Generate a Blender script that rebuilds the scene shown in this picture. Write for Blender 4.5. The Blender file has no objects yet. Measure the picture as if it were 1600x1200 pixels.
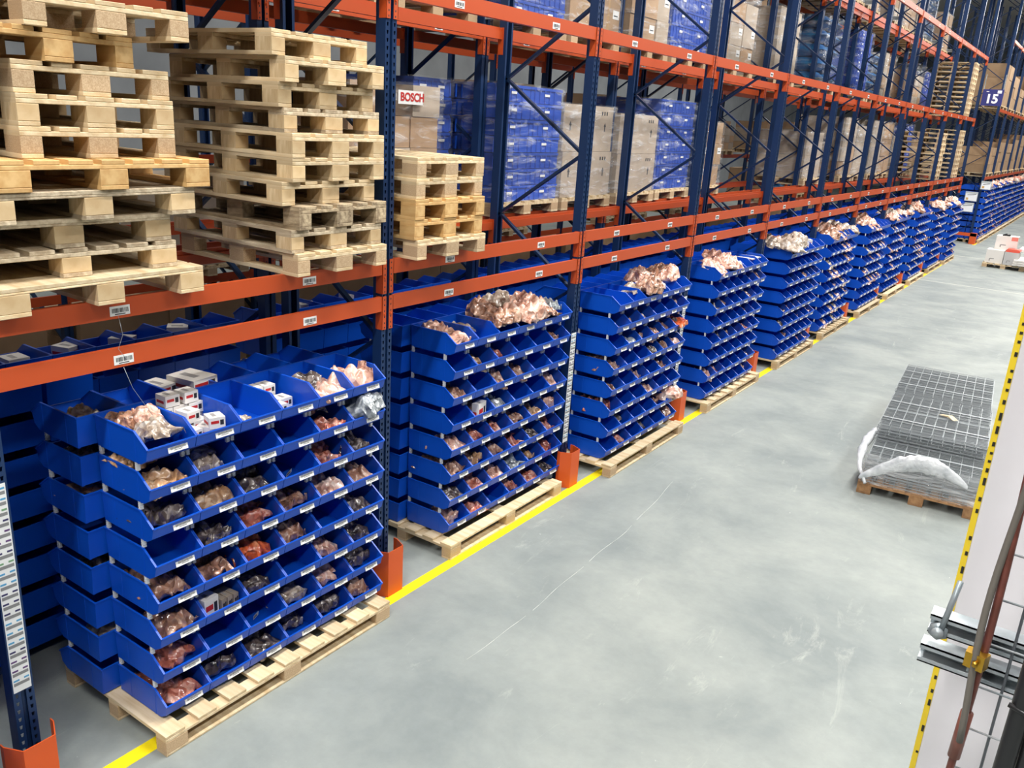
import bpy, math, random
import numpy as np
from mathutils import Vector, Matrix

S = bpy.context.scene
COL = S.collection
PI = math.pi

# ------------------------------------------------------------------ camera
cam = bpy.data.cameras.new('camera')
cam.sensor_width = 36.0
cam.lens = 1320.93 / 1600 * 36.0
cam.clip_start, cam.clip_end = 0.05, 300
cam_o = bpy.data.objects.new('camera', cam)
COL.objects.link(cam_o)
_r = Vector((0.81819059, 0.57182468, 0.05983899))
_u = Vector((-0.22010365, 0.21537319, 0.95140358))
_f = Vector((-0.53114833, 0.79160023, -0.30207701))
_m = Matrix((_r, _u, -_f)).transposed().to_4x4()
_m.translation = Vector((4.20082664, -1.74044595, 3.74200722))
cam_o.matrix_world = _m
S.camera = cam_o

# ------------------------------------------------------------------ light
world = bpy.data.worlds.new('hall_air')
S.world = world
world.use_nodes = True
world.node_tree.nodes['Background'].inputs[0].default_value = (0.86, 0.93, 1.0, 1)
world.node_tree.nodes['Background'].inputs[1].default_value = 0.07


def lamp(x, y, z, power, sx=0.5, sy=2.4, col=(1.0, 0.985, 0.95)):
    l = bpy.data.lights.new('linear_lamp_light', 'AREA')
    l.shape = 'RECTANGLE'
    l.size, l.size_y = sx, sy
    l.energy = power
    l.color = col
    o = bpy.data.objects.new('linear_lamp_light', l)
    COL.objects.link(o)
    o.location = (x, y, z)
    return o


for i in range(12):                       # lamps over the main aisle
    lamp(2.6, -9.0 + i * 6.2, 9.6, 500, sy=3.6)
for i in range(7):                        # lamps over the neighbouring aisle on the camera's side
    lamp(7.4, -11.0 + i * 7.5, 9.4, 400, sy=3.6)
for i in range(5):                        # lamps over the aisle behind the racks
    lamp(-4.0, 0.0 + i * 11, 9.6, 110, sy=4)
for i in range(4):
    lamp(-10.5, 4.0 + i * 13, 9.6, 330, sy=4)

S.view_settings.view_transform = 'Standard'
S.view_settings.look = 'None'
S.view_settings.exposure = 0.10
S.view_settings.gamma = 1.0
S.view_settings.use_curve_mapping = False
S.cycles.max_bounces = 7
S.cycles.diffuse_bounces = 3
S.cycles.glossy_bounces = 2
S.cycles.transmission_bounces = 2
S.cycles.transparent_max_bounces = 10
S.cycles.caustics_reflective = False
S.cycles.caustics_refractive = False
S.cycles.sample_clamp_indirect = 4


# ------------------------------------------------------------------ materials
def srgb(r, g, b):
    f = lambda c: (c / 255 / 12.92) if c / 255 <= 0.04045 else ((c / 255 + 0.055) / 1.055) ** 2.4
    return (f(r), f(g), f(b), 1)


MATS = {}


def mat(name, col, rough=0.5, metal=0.0, coat=0.0, noise=None, bump=None, rnd=0.0, coord='Object', spec=0.5):
    """noise = (scale, second colour, amount[, stretch]); bump = (scale, strength)"""
    if name in MATS:
        return MATS[name]
    m = bpy.data.materials.new(name)
    m.use_nodes = True
    nt = m.node_tree
    b = nt.nodes['Principled BSDF']
    b.inputs['Base Color'].default_value = col
    b.inputs['Roughness'].default_value = rough
    b.inputs['Metallic'].default_value = metal
    b.inputs['Specular IOR Level'].default_value = spec
    b.inputs['Coat Weight'].default_value = coat
    tc = nt.nodes.new('ShaderNodeTexCoord')
    out = None
    if noise:
        mp = nt.nodes.new('ShaderNodeMapping')
        nt.links.new(tc.outputs[coord], mp.inputs[0])
        if len(noise) > 3:
            mp.inputs['Scale'].default_value = noise[3]
        n = nt.nodes.new('ShaderNodeTexNoise')
        n.inputs['Scale'].default_value = noise[0]
        n.inputs['Detail'].default_value = 5
        nt.links.new(mp.outputs[0], n.inputs['Vector'])
        rp = nt.nodes.new('ShaderNodeValToRGB')
        rp.color_ramp.elements[0].position = 0.35
        rp.color_ramp.elements[1].position = 0.35 + 0.5 * (1.001 - noise[2] * 0.5)
        rp.color_ramp.elements[0].color = noise[1]
        rp.color_ramp.elements[1].color = col
        nt.links.new(n.outputs[0], rp.inputs[0])
        out = rp.outputs[0]
    if rnd:
        oi = nt.nodes.new('ShaderNodeObjectInfo')
        mr = nt.nodes.new('ShaderNodeMapRange')
        mr.inputs['To Min'].default_value = 1 - rnd
        mr.inputs['To Max'].default_value = 1 + rnd * 0.35
        nt.links.new(oi.outputs['Random'], mr.inputs['Value'])
        mx = nt.nodes.new('ShaderNodeVectorMath')
        mx.operation = 'SCALE'
        if out:
            nt.links.new(out, mx.inputs[0])
        else:
            mx.inputs[0].default_value = col[:3]
        nt.links.new(mr.outputs[0], mx.inputs['Scale'])
        out = mx.outputs[0]
    if out:
        nt.links.new(out, b.inputs['Base Color'])
    if bump:
        n2 = nt.nodes.new('ShaderNodeTexNoise')
        n2.inputs['Scale'].default_value = bump[0]
        n2.inputs['Detail'].default_value = 3
        nt.links.new(tc.outputs[coord], n2.inputs['Vector'])
        bp = nt.nodes.new('ShaderNodeBump')
        bp.inputs['Strength'].default_value = bump[1]
        bp.inputs['Distance'].default_value = 0.02
        nt.links.new(n2.outputs[0], bp.inputs['Height'])
        nt.links.new(bp.outputs[0], b.inputs['Normal'])
    MATS[name] = m
    return m


BLUE = mat('bin_blue', srgb(10, 78, 192), 0.34, spec=0.45)
BLUE2 = mat('tray_blue', srgb(24, 74, 178), 0.35, rnd=0.25)
TEAL = mat('sack_teal', srgb(20, 120, 175), 0.4, rnd=0.3, noise=(5, srgb(10, 70, 130), .6))
ORANGE = mat('rack_orange', srgb(184, 74, 32), 0.38)
ORANGE2 = mat('guard_orange', srgb(208, 84, 30), 0.42)
POSTB = mat('rack_blue', srgb(26, 52, 92), 0.34, metal=0.25)
BRACE = mat('brace_blue', srgb(30, 52, 86), 0.3, metal=0.45)
STEEL = mat('zinc_steel', srgb(186, 192, 196), 0.34, metal=0.35, noise=(14, srgb(136, 148, 154), .6))
WIREM = mat('mesh_deck_steel', srgb(146, 152, 155), 0.45, metal=0.2)
CLIP = mat('clip_white', srgb(222, 224, 224), 0.5)
PAPER = mat('paper_white', srgb(226, 226, 224), 0.6)
INK = mat('ink_black', srgb(38, 38, 42), 0.6)
RED = mat('print_red', srgb(186, 40, 38), 0.5)
WHITEBOX = mat('white_carton', srgb(226, 221, 214), 0.6, rnd=.08)
CARTON = mat('brown_carton', srgb(178, 146, 112), 0.7, rnd=0.22, noise=(3, srgb(162, 130, 98), .5))
CARTON2 = mat('grey_carton', srgb(184, 168, 150), 0.7, rnd=0.2, noise=(3, srgb(164, 148, 130), .5))
YELLOW = mat('line_yellow', srgb(250, 226, 20), 0.5, noise=(9, srgb(236, 212, 20), .4))
WOOD = mat('pallet_wood', srgb(232, 212, 176), 0.68, rnd=0.25, noise=(2.2, srgb(204, 176, 134), .8, (1, 9, 9)), bump=(60, .12))
WOODC = mat('pallet_block_plain', srgb(226, 202, 162), 0.72, rnd=0.25, noise=(7, srgb(200, 170, 126), .7, (6, 1, 1)))
WOODB = mat('pallet_block_chipboard', srgb(206, 180, 146), 0.8, rnd=0.2, noise=(190, srgb(176, 146, 110), .6))
WOODO = mat('pallet_wood_aged', srgb(190, 170, 138), 0.8, rnd=0.3, noise=(5, srgb(118, 98, 74), .9, (1, 5, 5)), bump=(60, .2))
WOODG = mat('pallet_wood_greyed', srgb(214, 198, 170), 0.8, rnd=0.25, noise=(4, srgb(170, 150, 122), .8, (1, 6, 6)), bump=(60, .2))
WOODY = mat('pallet_wood_resin', srgb(222, 184, 126), 0.6, rnd=0.2, noise=(3, srgb(198, 152, 92), .8, (1, 6, 6)))
WOODT = mat('pallet_wood_brown', srgb(176, 134, 92), 0.7, rnd=0.2, noise=(3, srgb(142, 102, 66), .8, (1, 6, 6)))
RUBBER = mat('antislip_black', srgb(28, 26, 26), 0.8)
BRASS = mat('brass', srgb(205, 160, 60), 0.3, metal=0.9)
HOSE = mat('hose_brown', srgb(132, 74, 64), 0.35, noise=(25, srgb(104, 60, 50), .5))
HOSEG = mat('hose_grey', srgb(118, 112, 104), 0.45)
CABLE = mat('cable_black', srgb(34, 34, 36), 0.35)
SHEET = mat('white_board', srgb(236, 234, 238), 0.45, noise=(2, srgb(226, 222, 226), .5), bump=(3, .05))
FILMW = mat('loose_film_white', srgb(232, 234, 236), 0.12, coat=.6, noise=(8, srgb(190, 194, 198), .6), bump=(22, .5))
GREYBAG = mat('bag_grey', srgb(178, 182, 184), 0.16, coat=.7, noise=(26, srgb(74, 78, 82), .8), bump=(30, .7))
SIGNB = mat('sign_blue', srgb(38, 42, 112), 0.5)
WHITE = mat('sign_white', srgb(240, 240, 244), 0.5)


def bag_mat(name, c1, c2, c3, tr=0.0):
    m = bpy.data.materials.new(name)
    m.use_nodes = True
    nt = m.node_tree
    b = nt.nodes['Principled BSDF']
    tc = nt.nodes.new('ShaderNodeTexCoord')
    oi = nt.nodes.new('ShaderNodeObjectInfo')
    ad = nt.nodes.new('ShaderNodeVectorMath'); ad.operation = 'ADD'
    sc = nt.nodes.new('ShaderNodeVectorMath'); sc.operation = 'SCALE'; sc.inputs[0].default_value = (7, 3, 5)
    nt.links.new(oi.outputs['Random'], sc.inputs['Scale'])
    nt.links.new(tc.outputs['Object'], ad.inputs[0]); nt.links.new(sc.outputs[0], ad.inputs[1])
    v = nt.nodes.new('ShaderNodeTexVoronoi'); v.inputs['Scale'].default_value = 38
    nt.links.new(ad.outputs[0], v.inputs['Vector'])
    n = nt.nodes.new('ShaderNodeTexNoise'); n.inputs['Scale'].default_value = 10; n.inputs['Detail'].default_value = 5
    nt.links.new(ad.outputs[0], n.inputs['Vector'])
    rp = nt.nodes.new('ShaderNodeValToRGB')
    e = rp.color_ramp.elements
    e[0].position, e[0].color = 0.28, c2
    e[1].position, e[1].color = 0.50, c1
    x = e.new(0.72); x.color = c3
    mx = nt.nodes.new('ShaderNodeMix'); mx.data_type = 'FLOAT'; mx.inputs[0].default_value = .22
    sp = nt.nodes.new('ShaderNodeSeparateColor')
    nt.links.new(v.outputs['Color'], sp.inputs[0])
    nt.links.new(n.outputs[0], mx.inputs[2]); nt.links.new(sp.outputs[0], mx.inputs[3])
    nt.links.new(mx.outputs[0], rp.inputs[0])
    nt.links.new(rp.outputs[0], b.inputs['Base Color'])
    b.inputs['Roughness'].default_value = 0.28
    b.inputs['Coat Weight'].default_value = 1.0
    b.inputs['Coat Roughness'].default_value = 0.08
    nd = nt.nodes.new('ShaderNodeTexNoise'); nd.inputs['Scale'].default_value = 9; nd.inputs['Detail'].default_value = 1
    nt.links.new(ad.outputs[0], nd.inputs['Vector'])
    sc2 = nt.nodes.new('ShaderNodeVectorMath'); sc2.operation = 'SCALE'; sc2.inputs['Scale'].default_value = .09
    nt.links.new(nd.outputs['Color'], sc2.inputs[0])
    ad2 = nt.nodes.new('ShaderNodeVectorMath'); ad2.operation = 'ADD'
    nt.links.new(ad.outputs[0], ad2.inputs[0]); nt.links.new(sc2.outputs[0], ad2.inputs[1])
    n2 = nt.nodes.new('ShaderNodeTexVoronoi'); n2.inputs['Scale'].default_value = 15
    nt.links.new(ad2.outputs[0], n2.inputs['Vector'])
    bp = nt.nodes.new('ShaderNodeBump'); bp.inputs['Strength'].default_value = 0.8; bp.inputs['Distance'].default_value = 0.03
    nt.links.new(n2.outputs[0], bp.inputs['Height'])
    nt.links.new(bp.outputs[0], b.inputs['Normal'])
    nt.links.new(bp.outputs[0], b.inputs['Coat Normal'])
    MATS[name] = m
    return m


BAGM = {
    'a': bag_mat('bag_amber', srgb(196, 150, 106), srgb(122, 84, 54), srgb(232, 204, 170)),
    'b': bag_mat('bag_brown', srgb(172, 124, 98), srgb(92, 64, 52), srgb(226, 194, 172)),
    'r': bag_mat('bag_copper_red', srgb(198, 112, 88), srgb(120, 60, 48), srgb(236, 190, 170)),
    'p': bag_mat('bag_pink_copper', srgb(222, 172, 150), srgb(150, 96, 78), srgb(246, 226, 212)),
    'd': bag_mat('bag_dark', srgb(94, 80, 74), srgb(40, 36, 36), srgb(190, 178, 168)),
    'g': bag_mat('bag_silver_grey', srgb(150, 156, 160), srgb(70, 76, 80), srgb(216, 220, 222)),
    'c': bag_mat('bag_clear', srgb(178, 160, 142), srgb(112, 94, 82), srgb(228, 220, 210)),
    'o': bag_mat('bag_orange', srgb(222, 100, 52), srgb(150, 60, 30), srgb(240, 160, 110)),
}
BAGWORD = {'a': 'amber', 'b': 'dark brown', 'r': 'copper red', 'p': 'pale pink copper', 'd': 'blackish',
           'g': 'silver grey', 'c': 'clear beige', 'o': 'bright orange'}


def film_mat(name, lo, hi, tint=(0.9, 0.93, 0.97, 1)):
    m = bpy.data.materials.new(name); m.use_nodes = True
    nt = m.node_tree; nt.nodes.clear()
    o = nt.nodes.new('ShaderNodeOutputMaterial')
    tr = nt.nodes.new('ShaderNodeBsdfTransparent')
    pr = nt.nodes.new('ShaderNodeBsdfPrincipled')
    pr.inputs['Base Color'].default_value = tint
    pr.inputs['Roughness'].default_value = 0.1
    tc = nt.nodes.new('ShaderNodeTexCoord')
    mp = nt.nodes.new('ShaderNodeMapping'); mp.inputs['Scale'].default_value = (1.0, 1.0, 5); mp.inputs['Rotation'].default_value = (.12, .1, 0)
    nt.links.new(tc.outputs['Object'], mp.inputs[0])
    n = nt.nodes.new('ShaderNodeTexNoise'); n.inputs['Scale'].default_value = 2.4; n.inputs['Detail'].default_value = 9; n.inputs['Roughness'].default_value = .62
    n.inputs['Distortion'].default_value = .8
    nt.links.new(mp.outputs[0], n.inputs['Vector'])
    mr = nt.nodes.new('ShaderNodeMapRange'); mr.inputs['From Min'].default_value = .50; mr.inputs['From Max'].default_value = .78
    mr.inputs['To Min'].default_value = lo; mr.inputs['To Max'].default_value = hi
    nt.links.new(n.outputs[0], mr.inputs['Value'])
    bp = nt.nodes.new('ShaderNodeBump'); bp.inputs['Strength'].default_value = 1; bp.inputs['Distance'].default_value = .04
    nt.links.new(n.outputs[0], bp.inputs['Height']); nt.links.new(bp.outputs[0], pr.inputs['Normal'])
    mx = nt.nodes.new('ShaderNodeMixShader')
    nt.links.new(mr.outputs[0], mx.inputs[0]); nt.links.new(tr.outputs[0], mx.inputs[1]); nt.links.new(pr.outputs[0], mx.inputs[2])
    nt.links.new(mx.outputs[0], o.inputs[0])
    return m


FILM = film_mat('stretch_film', .05, .68)
FILM2 = film_mat('thin_film', .12, .9, (.95, .96, .97, 1))


def post_mat():
    """painted steel with two columns of real (see-through) keyhole slots on the front face"""
    m = bpy.data.materials.new('rack_blue_perforated'); m.use_nodes = True
    nt = m.node_tree
    b = nt.nodes['Principled BSDF']
    b.inputs['Base Color'].default_value = srgb(26, 52, 92)
    b.inputs['Roughness'].default_value = 0.34
    b.inputs['Metallic'].default_value = 0.25
    tc = nt.nodes.new('ShaderNodeTexCoord')
    sx = nt.nodes.new('ShaderNodeSeparateXYZ'); nt.links.new(tc.outputs['Object'], sx.inputs[0])

    def math_(op, a, c=None, d=None):
        n = nt.nodes.new('ShaderNodeMath'); n.operation = op
        for i, v in enumerate((a, c, d)):
            if v is None: continue
            if isinstance(v, (int, float)): n.inputs[i].default_value = v
            else: nt.links.new(v, n.inputs[i])
        return n.outputs[0]
    zf = math_('FRACT', math_('DIVIDE', sx.outputs['Z'], 0.05))
    zc = math_('ABSOLUTE', math_('SUBTRACT', zf, 0.5))
    zin = math_('LESS_THAN', zc, 0.24)
    yy = math_('ABSOLUTE', math_('SUBTRACT', math_('ABSOLUTE', sx.outputs['Y']), 0.034))
    # teardrop: wider at the top of the slot
    wid = math_('MULTIPLY_ADD', zf, 0.008, 0.003)
    yin = math_('LESS_THAN', yy, wid)
    hole = math_('MULTIPLY', zin, yin)
    geo = nt.nodes.new('ShaderNodeNewGeometry')
    tr = nt.nodes.new('ShaderNodeBsdfTransparent')
    mx = nt.nodes.new('ShaderNodeMixShader')
    nt.links.new(hole, mx.inputs[0]); nt.links.new(b.outputs[0], mx.inputs[1]); nt.links.new(tr.outputs[0], mx.inputs[2])
    nt.links.new(mx.outputs[0], nt.nodes['Material Output'].inputs[0])
    return m


POSTH = post_mat()


# ------------------------------------------------------------------ mesh builder
class MB:
    def __init__(s):
        s.v, s.f, s.m, s.mats, s.n = [], [], [], [], 0
        s.sm = []

    def mi(s, m):
        if m not in s.mats: s.mats.append(m)
        return s.mats.index(m)

    def add(s, V, F, m, smooth=False):
        k = s.mi(m)
        s.v.append(np.asarray(V, float).reshape(-1, 3))
        for f in F:
            s.f.append([i + s.n for i in f]); s.m.append(k); s.sm.append(smooth)
        s.n += len(V)

    def box(s, x0, x1, y0, y1, z0, z1, m):
        V = [(x0, y0, z0), (x1, y0, z0), (x1, y1, z0), (x0, y1, z0), (x0, y0, z1), (x1, y0, z1), (x1, y1, z1), (x0, y1, z1)]
        s.add(V, [(0, 3, 2, 1), (4, 5, 6, 7), (0, 1, 5, 4), (1, 2, 6, 5), (2, 3, 7, 6), (3, 0, 4, 7)], m)

    def prism(s, pts, axis, a, b, m):
        """pts: 2-D polygon; axis 'y': pts=(x,z), 'z': pts=(x,y), 'x': pts=(y,z)"""
        n = len(pts)
        def P(p, t):
            return {'y': (p[0], t, p[1]), 'z': (p[0], p[1], t), 'x': (t, p[0], p[1])}[axis]
        V = [P(p, a) for p in pts] + [P(p, b) for p in pts]
        F = [tuple(range(n - 1, -1, -1)), tuple(range(n, 2 * n))] + [(i, (i + 1) % n, (i + 1) % n + n, i + n) for i in range(n)]
        s.add(V, F, m)

    def bar(s, p, q, w, h, m, up=(0, 0, 1)):
        p, q = Vector(p), Vector(q)
        d = (q - p).normalized(); u = Vector(up)
        sd = d.cross(u)
        if sd.length < 1e-4: sd = d.cross(Vector((1, 0, 0)))
        sd.normalize(); u = sd.cross(d)
        V = []
        for c in (p, q):
            for a, b in ((-1, -1), (1, -1), (1, 1), (-1, 1)):
                V.append(tuple(c + sd * (a * w / 2) + u * (b * h / 2)))
        s.add(V, [(0, 3, 2, 1), (4, 5, 6, 7), (0, 1, 5, 4), (1, 2, 6, 5), (2, 3, 7, 6), (3, 0, 4, 7)], m)

    def tube(s, pts, r, m, seg=10):
        pts = [Vector(p) for p in pts]
        V, F = [], []
        prev = None
        for i, p in enumerate(pts):
            d = (pts[min(i + 1, len(pts) - 1)] - pts[max(i - 1, 0)]).normalized()
            a = Vector((0, 0, 1)) if abs(d.z) < .9 else Vector((1, 0, 0))
            if prev is not None: a = prev
            x = (a - d * a.dot(d)).normalized(); y = d.cross(x); prev = x
            rr = r[i] if isinstance(r, (list, tuple)) else r
            for k in range(seg):
                t = 2 * PI * k / seg
                V.append(tuple(p + x * (rr * math.cos(t)) + y * (rr * math.sin(t))))
        for i in range(len(pts) - 1):
            for k in range(seg):
                k2 = (k + 1) % seg
                F.append((i * seg + k, i * seg + k2, (i + 1) * seg + k2, (i + 1) * seg + k))
        F.append(tuple(range(seg - 1, -1, -1))); F.append(tuple((len(pts) - 1) * seg + k for k in range(seg)))
        s.add(V, F, m, True)

    def mesh(s, name):
        me = bpy.data.meshes.new(name)
        V = np.concatenate(s.v)
        me.from_pydata(V.tolist(), [], s.f)
        for m in s.mats: me.materials.append(m)
        me.polygons.foreach_set('material_index', s.m)
        me.polygons.foreach_set('use_smooth', s.sm)
        me.update()
        return me

    def arrays(s):
        return np.concatenate(s.v), s.f, s.m


def obj(name, me, parent=None, loc=None, rot=None):
    o = bpy.data.objects.new(name, me)
    COL.objects.link(o)
    if parent is not None: o.parent = parent
    if loc is not None: o.location = loc
    if rot is not None: o.rotation_euler = rot
    return o


def tag(o, label=None, cat=None, group=None, kind=None):
    if label: o['label'] = label
    if cat: o['category'] = cat
    if group: o['group'] = group
    if kind: o['kind'] = kind
    return o


def empty(name, loc, label, cat, group=None, rz=0):
    o = obj(name, None, None, loc, (0, 0, rz))
    o.empty_display_size = .1
    return tag(o, label, cat, group)


def build(mb, name, parent=None, **k):
    return obj(name, mb.mesh(name), parent, **k)


def dup(o, parent=None, loc=None, rot=None):
    c = o.copy(); COL.objects.link(c)
    if parent is not None: c.parent = parent
    if loc is not None: c.location = loc
    if rot is not None: c.rotation_euler = rot
    return c


def merged(name, items, mats):
    """one mesh out of many (arrays, 4x4 matrix) - only for 'stuff'"""
    V, F, M, n = [], [], [], 0
    for (v, f, m), T in items:
        T = np.array(T)
        V.append(v @ T[:3, :3].T + T[:3, 3])
        F += [[i + n for i in q] for q in f]; M += m; n += len(v)
    me = bpy.data.meshes.new(name)
    me.from_pydata(np.concatenate(V).tolist(), [], F)
    for m in mats: me.materials.append(m)
    me.polygons.foreach_set('material_index', M)
    me.update()
    return me


ORD = ['first', 'second', 'third', 'fourth', 'fifth', 'sixth', 'seventh', 'eighth', 'ninth', 'tenth', 'eleventh', 'twelfth',
       'thirteenth', 'fourteenth', 'fifteenth', 'sixteenth', 'seventeenth', 'eighteenth', 'nineteenth', 'twentieth']
R = random.Random(7)

# ------------------------------------------------------------------ setting
def floor_material():
    m = bpy.data.materials.new('concrete_floor'); m.use_nodes = True
    nt = m.node_tree; b = nt.nodes['Principled BSDF']
    tc = nt.nodes.new('ShaderNodeTexCoord')
    def noise(s, d, r=.55, dist=0, stretch=None):
        n = nt.nodes.new('ShaderNodeTexNoise')
        n.inputs['Scale'].default_value = s; n.inputs['Detail'].default_value = d; n.inputs['Roughness'].default_value = r
        n.inputs['Distortion'].default_value = dist
        if stretch:
            mp = nt.nodes.new('ShaderNodeMapping'); mp.inputs['Scale'].default_value = stretch
            nt.links.new(tc.outputs['Object'], mp.inputs[0]); nt.links.new(mp.outputs[0], n.inputs['Vector'])
        else:
            nt.links.new(tc.outputs['Object'], n.inputs['Vector'])
        return n.outputs[0]
    def ramp(src, p0, c0, p1, c1):
        r = nt.nodes.new('ShaderNodeValToRGB')
        r.color_ramp.elements[0].position, r.color_ramp.elements[0].color = p0, c0
        r.color_ramp.elements[1].position, r.color_ramp.elements[1].color = p1, c1
        nt.links.new(src, r.inputs[0]); return r.outputs[0]
    base = ramp(noise(.8, 8, .6, .3), .34, srgb(130, 137, 136), .68, srgb(160, 165, 160))
    fine = ramp(noise(9, 6, .7), .38, (.93, .93, .93, 1), .66, (1, 1, 1, 1))
    mx = nt.nodes.new('ShaderNodeMix'); mx.data_type = 'RGBA'; mx.blend_type = 'MULTIPLY'; mx.inputs[0].default_value = 1
    nt.links.new(base, mx.inputs[6]); nt.links.new(fine, mx.inputs[7])
    # pale dusty wipes
    du = ramp(noise(1.3, 7, .75, 1.2, (2.2, .55, 1)), .60, (0, 0, 0, 1), .76, (.55, .55, .55, 1))
    mx2 = nt.nodes.new('ShaderNodeMix'); mx2.data_type = 'RGBA'
    nt.links.new(du, mx2.inputs[0]); nt.links.new(mx.outputs[2], mx2.inputs[6]); mx2.inputs[7].default_value = srgb(190, 192, 184)
    # little white scuffs
    sc = ramp(noise(13, 3, .5, 2.5), .775, (0, 0, 0, 1), .80, (1, 1, 1, 1))
    mx3 = nt.nodes.new('ShaderNodeMix'); mx3.data_type = 'RGBA'
    nt.links.new(sc, mx3.inputs[0]); nt.links.new(mx2.outputs[2], mx3.inputs[6]); mx3.inputs[7].default_value = srgb(222, 222, 216)
    nt.links.new(mx3.outputs[2], b.inputs['Base Color'])
    rr = ramp(noise(3, 5), .3, (.5, .5, .5, 1), .7, (.68, .68, .68, 1))
    nt.links.new(rr, b.inputs['Roughness'])
    b.inputs['Specular IOR Level'].default_value = .22
    return m


mb = MB(); mb.box(-16, 9, -8, 75, -.2, 0, floor_material())
tag(build(mb, 'floor'), kind='structure')
CEIL = mat('ceiling_white', srgb(206, 210, 212), .8)
WALLM = mat('wall_pale', srgb(170, 174, 178), .8, noise=(1, srgb(150, 154, 158), .4))
mb = MB(); mb.box(-16, 9, -8, 75, 11, 11.1, CEIL)
tag(build(mb, 'ceiling'), kind='structure')
mb = MB(); mb.box(-16.2, -16, -8, 75, 0, 11, WALLM)
tag(build(mb, 'wall_left'), kind='structure')
mb = MB(); mb.box(-16, 9, 75, 75.2, 0, 11, WALLM)
tag(build(mb, 'wall_far'), kind='structure')
# yellow line along the rack feet
mb = MB(); mb.box(.145, .245, -2.0, 30.9, 0, .0015, YELLOW)
tag(build(mb, 'trim_1'), kind='structure')
mb = MB(); mb.box(.145, .245, 36.0, 66, 0, .0015, YELLOW)
tag(build(mb, 'trim_2'), kind='structure')
# thin chalk-white score and saw cuts in the slab
SCORE = mat('score_white', srgb(190, 192, 188), .7)
JOINT = mat('slab_joint', srgb(196, 196, 186), .8)
mb = MB()
pts = [(1.14, 2.46), (1.16, 3.1), (1.13, 3.7), (1.10, 4.4), (1.09, 5.03), (1.0, 5.9), (.90, 6.7)]
sp_ = []
for a, c in zip(pts, pts[1:]):
    for k in range(6): sp_.append((a[0] + (c[0] - a[0]) * k / 6 + .006 * math.sin(len(sp_) * .9), a[1] + (c[1] - a[1]) * k / 6))
for q, (a, c) in enumerate(zip(sp_, sp_[1:])):
    if q % 9 != 7: mb.bar((a[0], a[1], .0008), (c[0], c[1], .0008), .0022 + .0012 * (q % 3), .0012, SCORE)
tag(build(mb, 'trim_3'), kind='structure')
mb = MB(); mb.box(-.8, 6, 31.6, 31.66, 0, .001, JOINT); mb.box(-.8, 6, 24.55, 24.6, 0, .001, JOINT)
tag(build(mb, 'trim_4'), kind='structure')

# ------------------------------------------------------------------ racking
BAY = 2.8
LZ = {'B': 2.315, 'A': 2.585, 'C': 4.45, 'D': 6.33}
BH = 0.108
H_POST = 9.4


def post_mesh(holes=True):
    mb = MB()
    h = POSTH if holes else POSTB
    # front face of two strips with a recessed groove (front = +x side, local x -0.09..0)
    mb.box(-.003, 0, -.055, -.010, 0, H_POST, h)
    mb.box(-.003, 0, .010, .055, 0, H_POST, h)
    mb.box(-.015, -.012, -.012, .012, 0, H_POST, POSTB)
    mb.box(-.015, 0, -.012, -.010, 0, H_POST, POSTB)
    mb.box(-.015, 0, .010, .012, 0, H_POST, POSTB)
    mb.box(-.085, -.001, -.055, -.052, 0, H_POST, POSTB)
    mb.box(-.085, -.001, .052, .055, 0, H_POST, POSTB)
    mb.box(-.088, -.085, -.055, -.03, 0, H_POST, POSTB)
    mb.box(-.088, -.085, .03, .055, 0, H_POST, POSTB)
    return mb.mesh('post')


def strip_mesh():
    mb = MB(); mb.box(0, .0012, -.048, .044, -.3, .9, PAPER)
    cs = [srgb(92, 60, 110), srgb(80, 150, 190), srgb(110, 150, 110), srgb(52, 48, 92)]
    cm = [mat('strip_ink_%s' % n, c, .6) for n, c in zip(('violet', 'cyan', 'green', 'navy'), cs)]
    gm = mat('strip_ink_grey', srgb(128, 128, 128), .6)
    r = random.Random(3)
    for k in range(20):
        z = .9 - .058 * (k + 1)
        mb.box(.0012, .002, -.042, .038, z, z + .018, gm)
        c = cm[r.randrange(4)]
        mb.box(.0012, .002, -.042, -.012, z + .026, z + .036, c)
        mb.box(.0012, .002, .012, .038, z + .028, z + .038, c)
    return mb.mesh('location_strip')


POST_ME = post_mesh(); POST_LOW = post_mesh(False); STRIP = strip_mesh()
mb = MB(); mb.box(-.11, .02, -.07, .07, 0, .006, POSTB)
FOOT = mb.mesh('base_plate')
# cross-bracing zig-zag, nodes read from the photograph
zs = [(1 if k % 2 else 0, .10 + .665 * k) for k in range(15)]     # 0 rear, 1 front


def brace_mesh(a, b):
    mb = MB(); fx = {0: -1.02, 1: -.075}
    p = (fx[a[0]], .012, a[1]); q = (fx[b[0]], .012, b[1])
    mb.bar(p, q, .026, .045, BRACE, up=(0, 1, 0))
    for c in (p, q): mb.bar((c[0], -.03, c[2]), (c[0], .058, c[2]), .016, .016, STEEL)
    return mb.mesh('brace')


BRACES = [brace_mesh(zs[k], zs[k + 1]) for k in range(14)]
FR = []


def frame(x, y, label, group, strip=.76, holes=True, simple=False, proto=[None, None]):
    e = empty('upright_frame', (x, y, 0), label, 'rack frame', group)
    pm = POST_ME if holes else POST_LOW
    fp = obj('front_post', pm, e, (0, 0, 0))
    obj('rear_post', pm, e, (-1.1, 0, 0), (0, 0, PI)).scale = (1, 1, 1)
    for b in BRACES: obj('brace', b, e)
    if not simple:
        obj('base_plate', FOOT, e); obj('base_plate', FOOT, e, (-1.0, 0, 0))
        if strip:
            tag(obj('location_label_strip', STRIP, fp, (.0003, 0, strip)), 'white strip of barcode labels')
    return e


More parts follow.
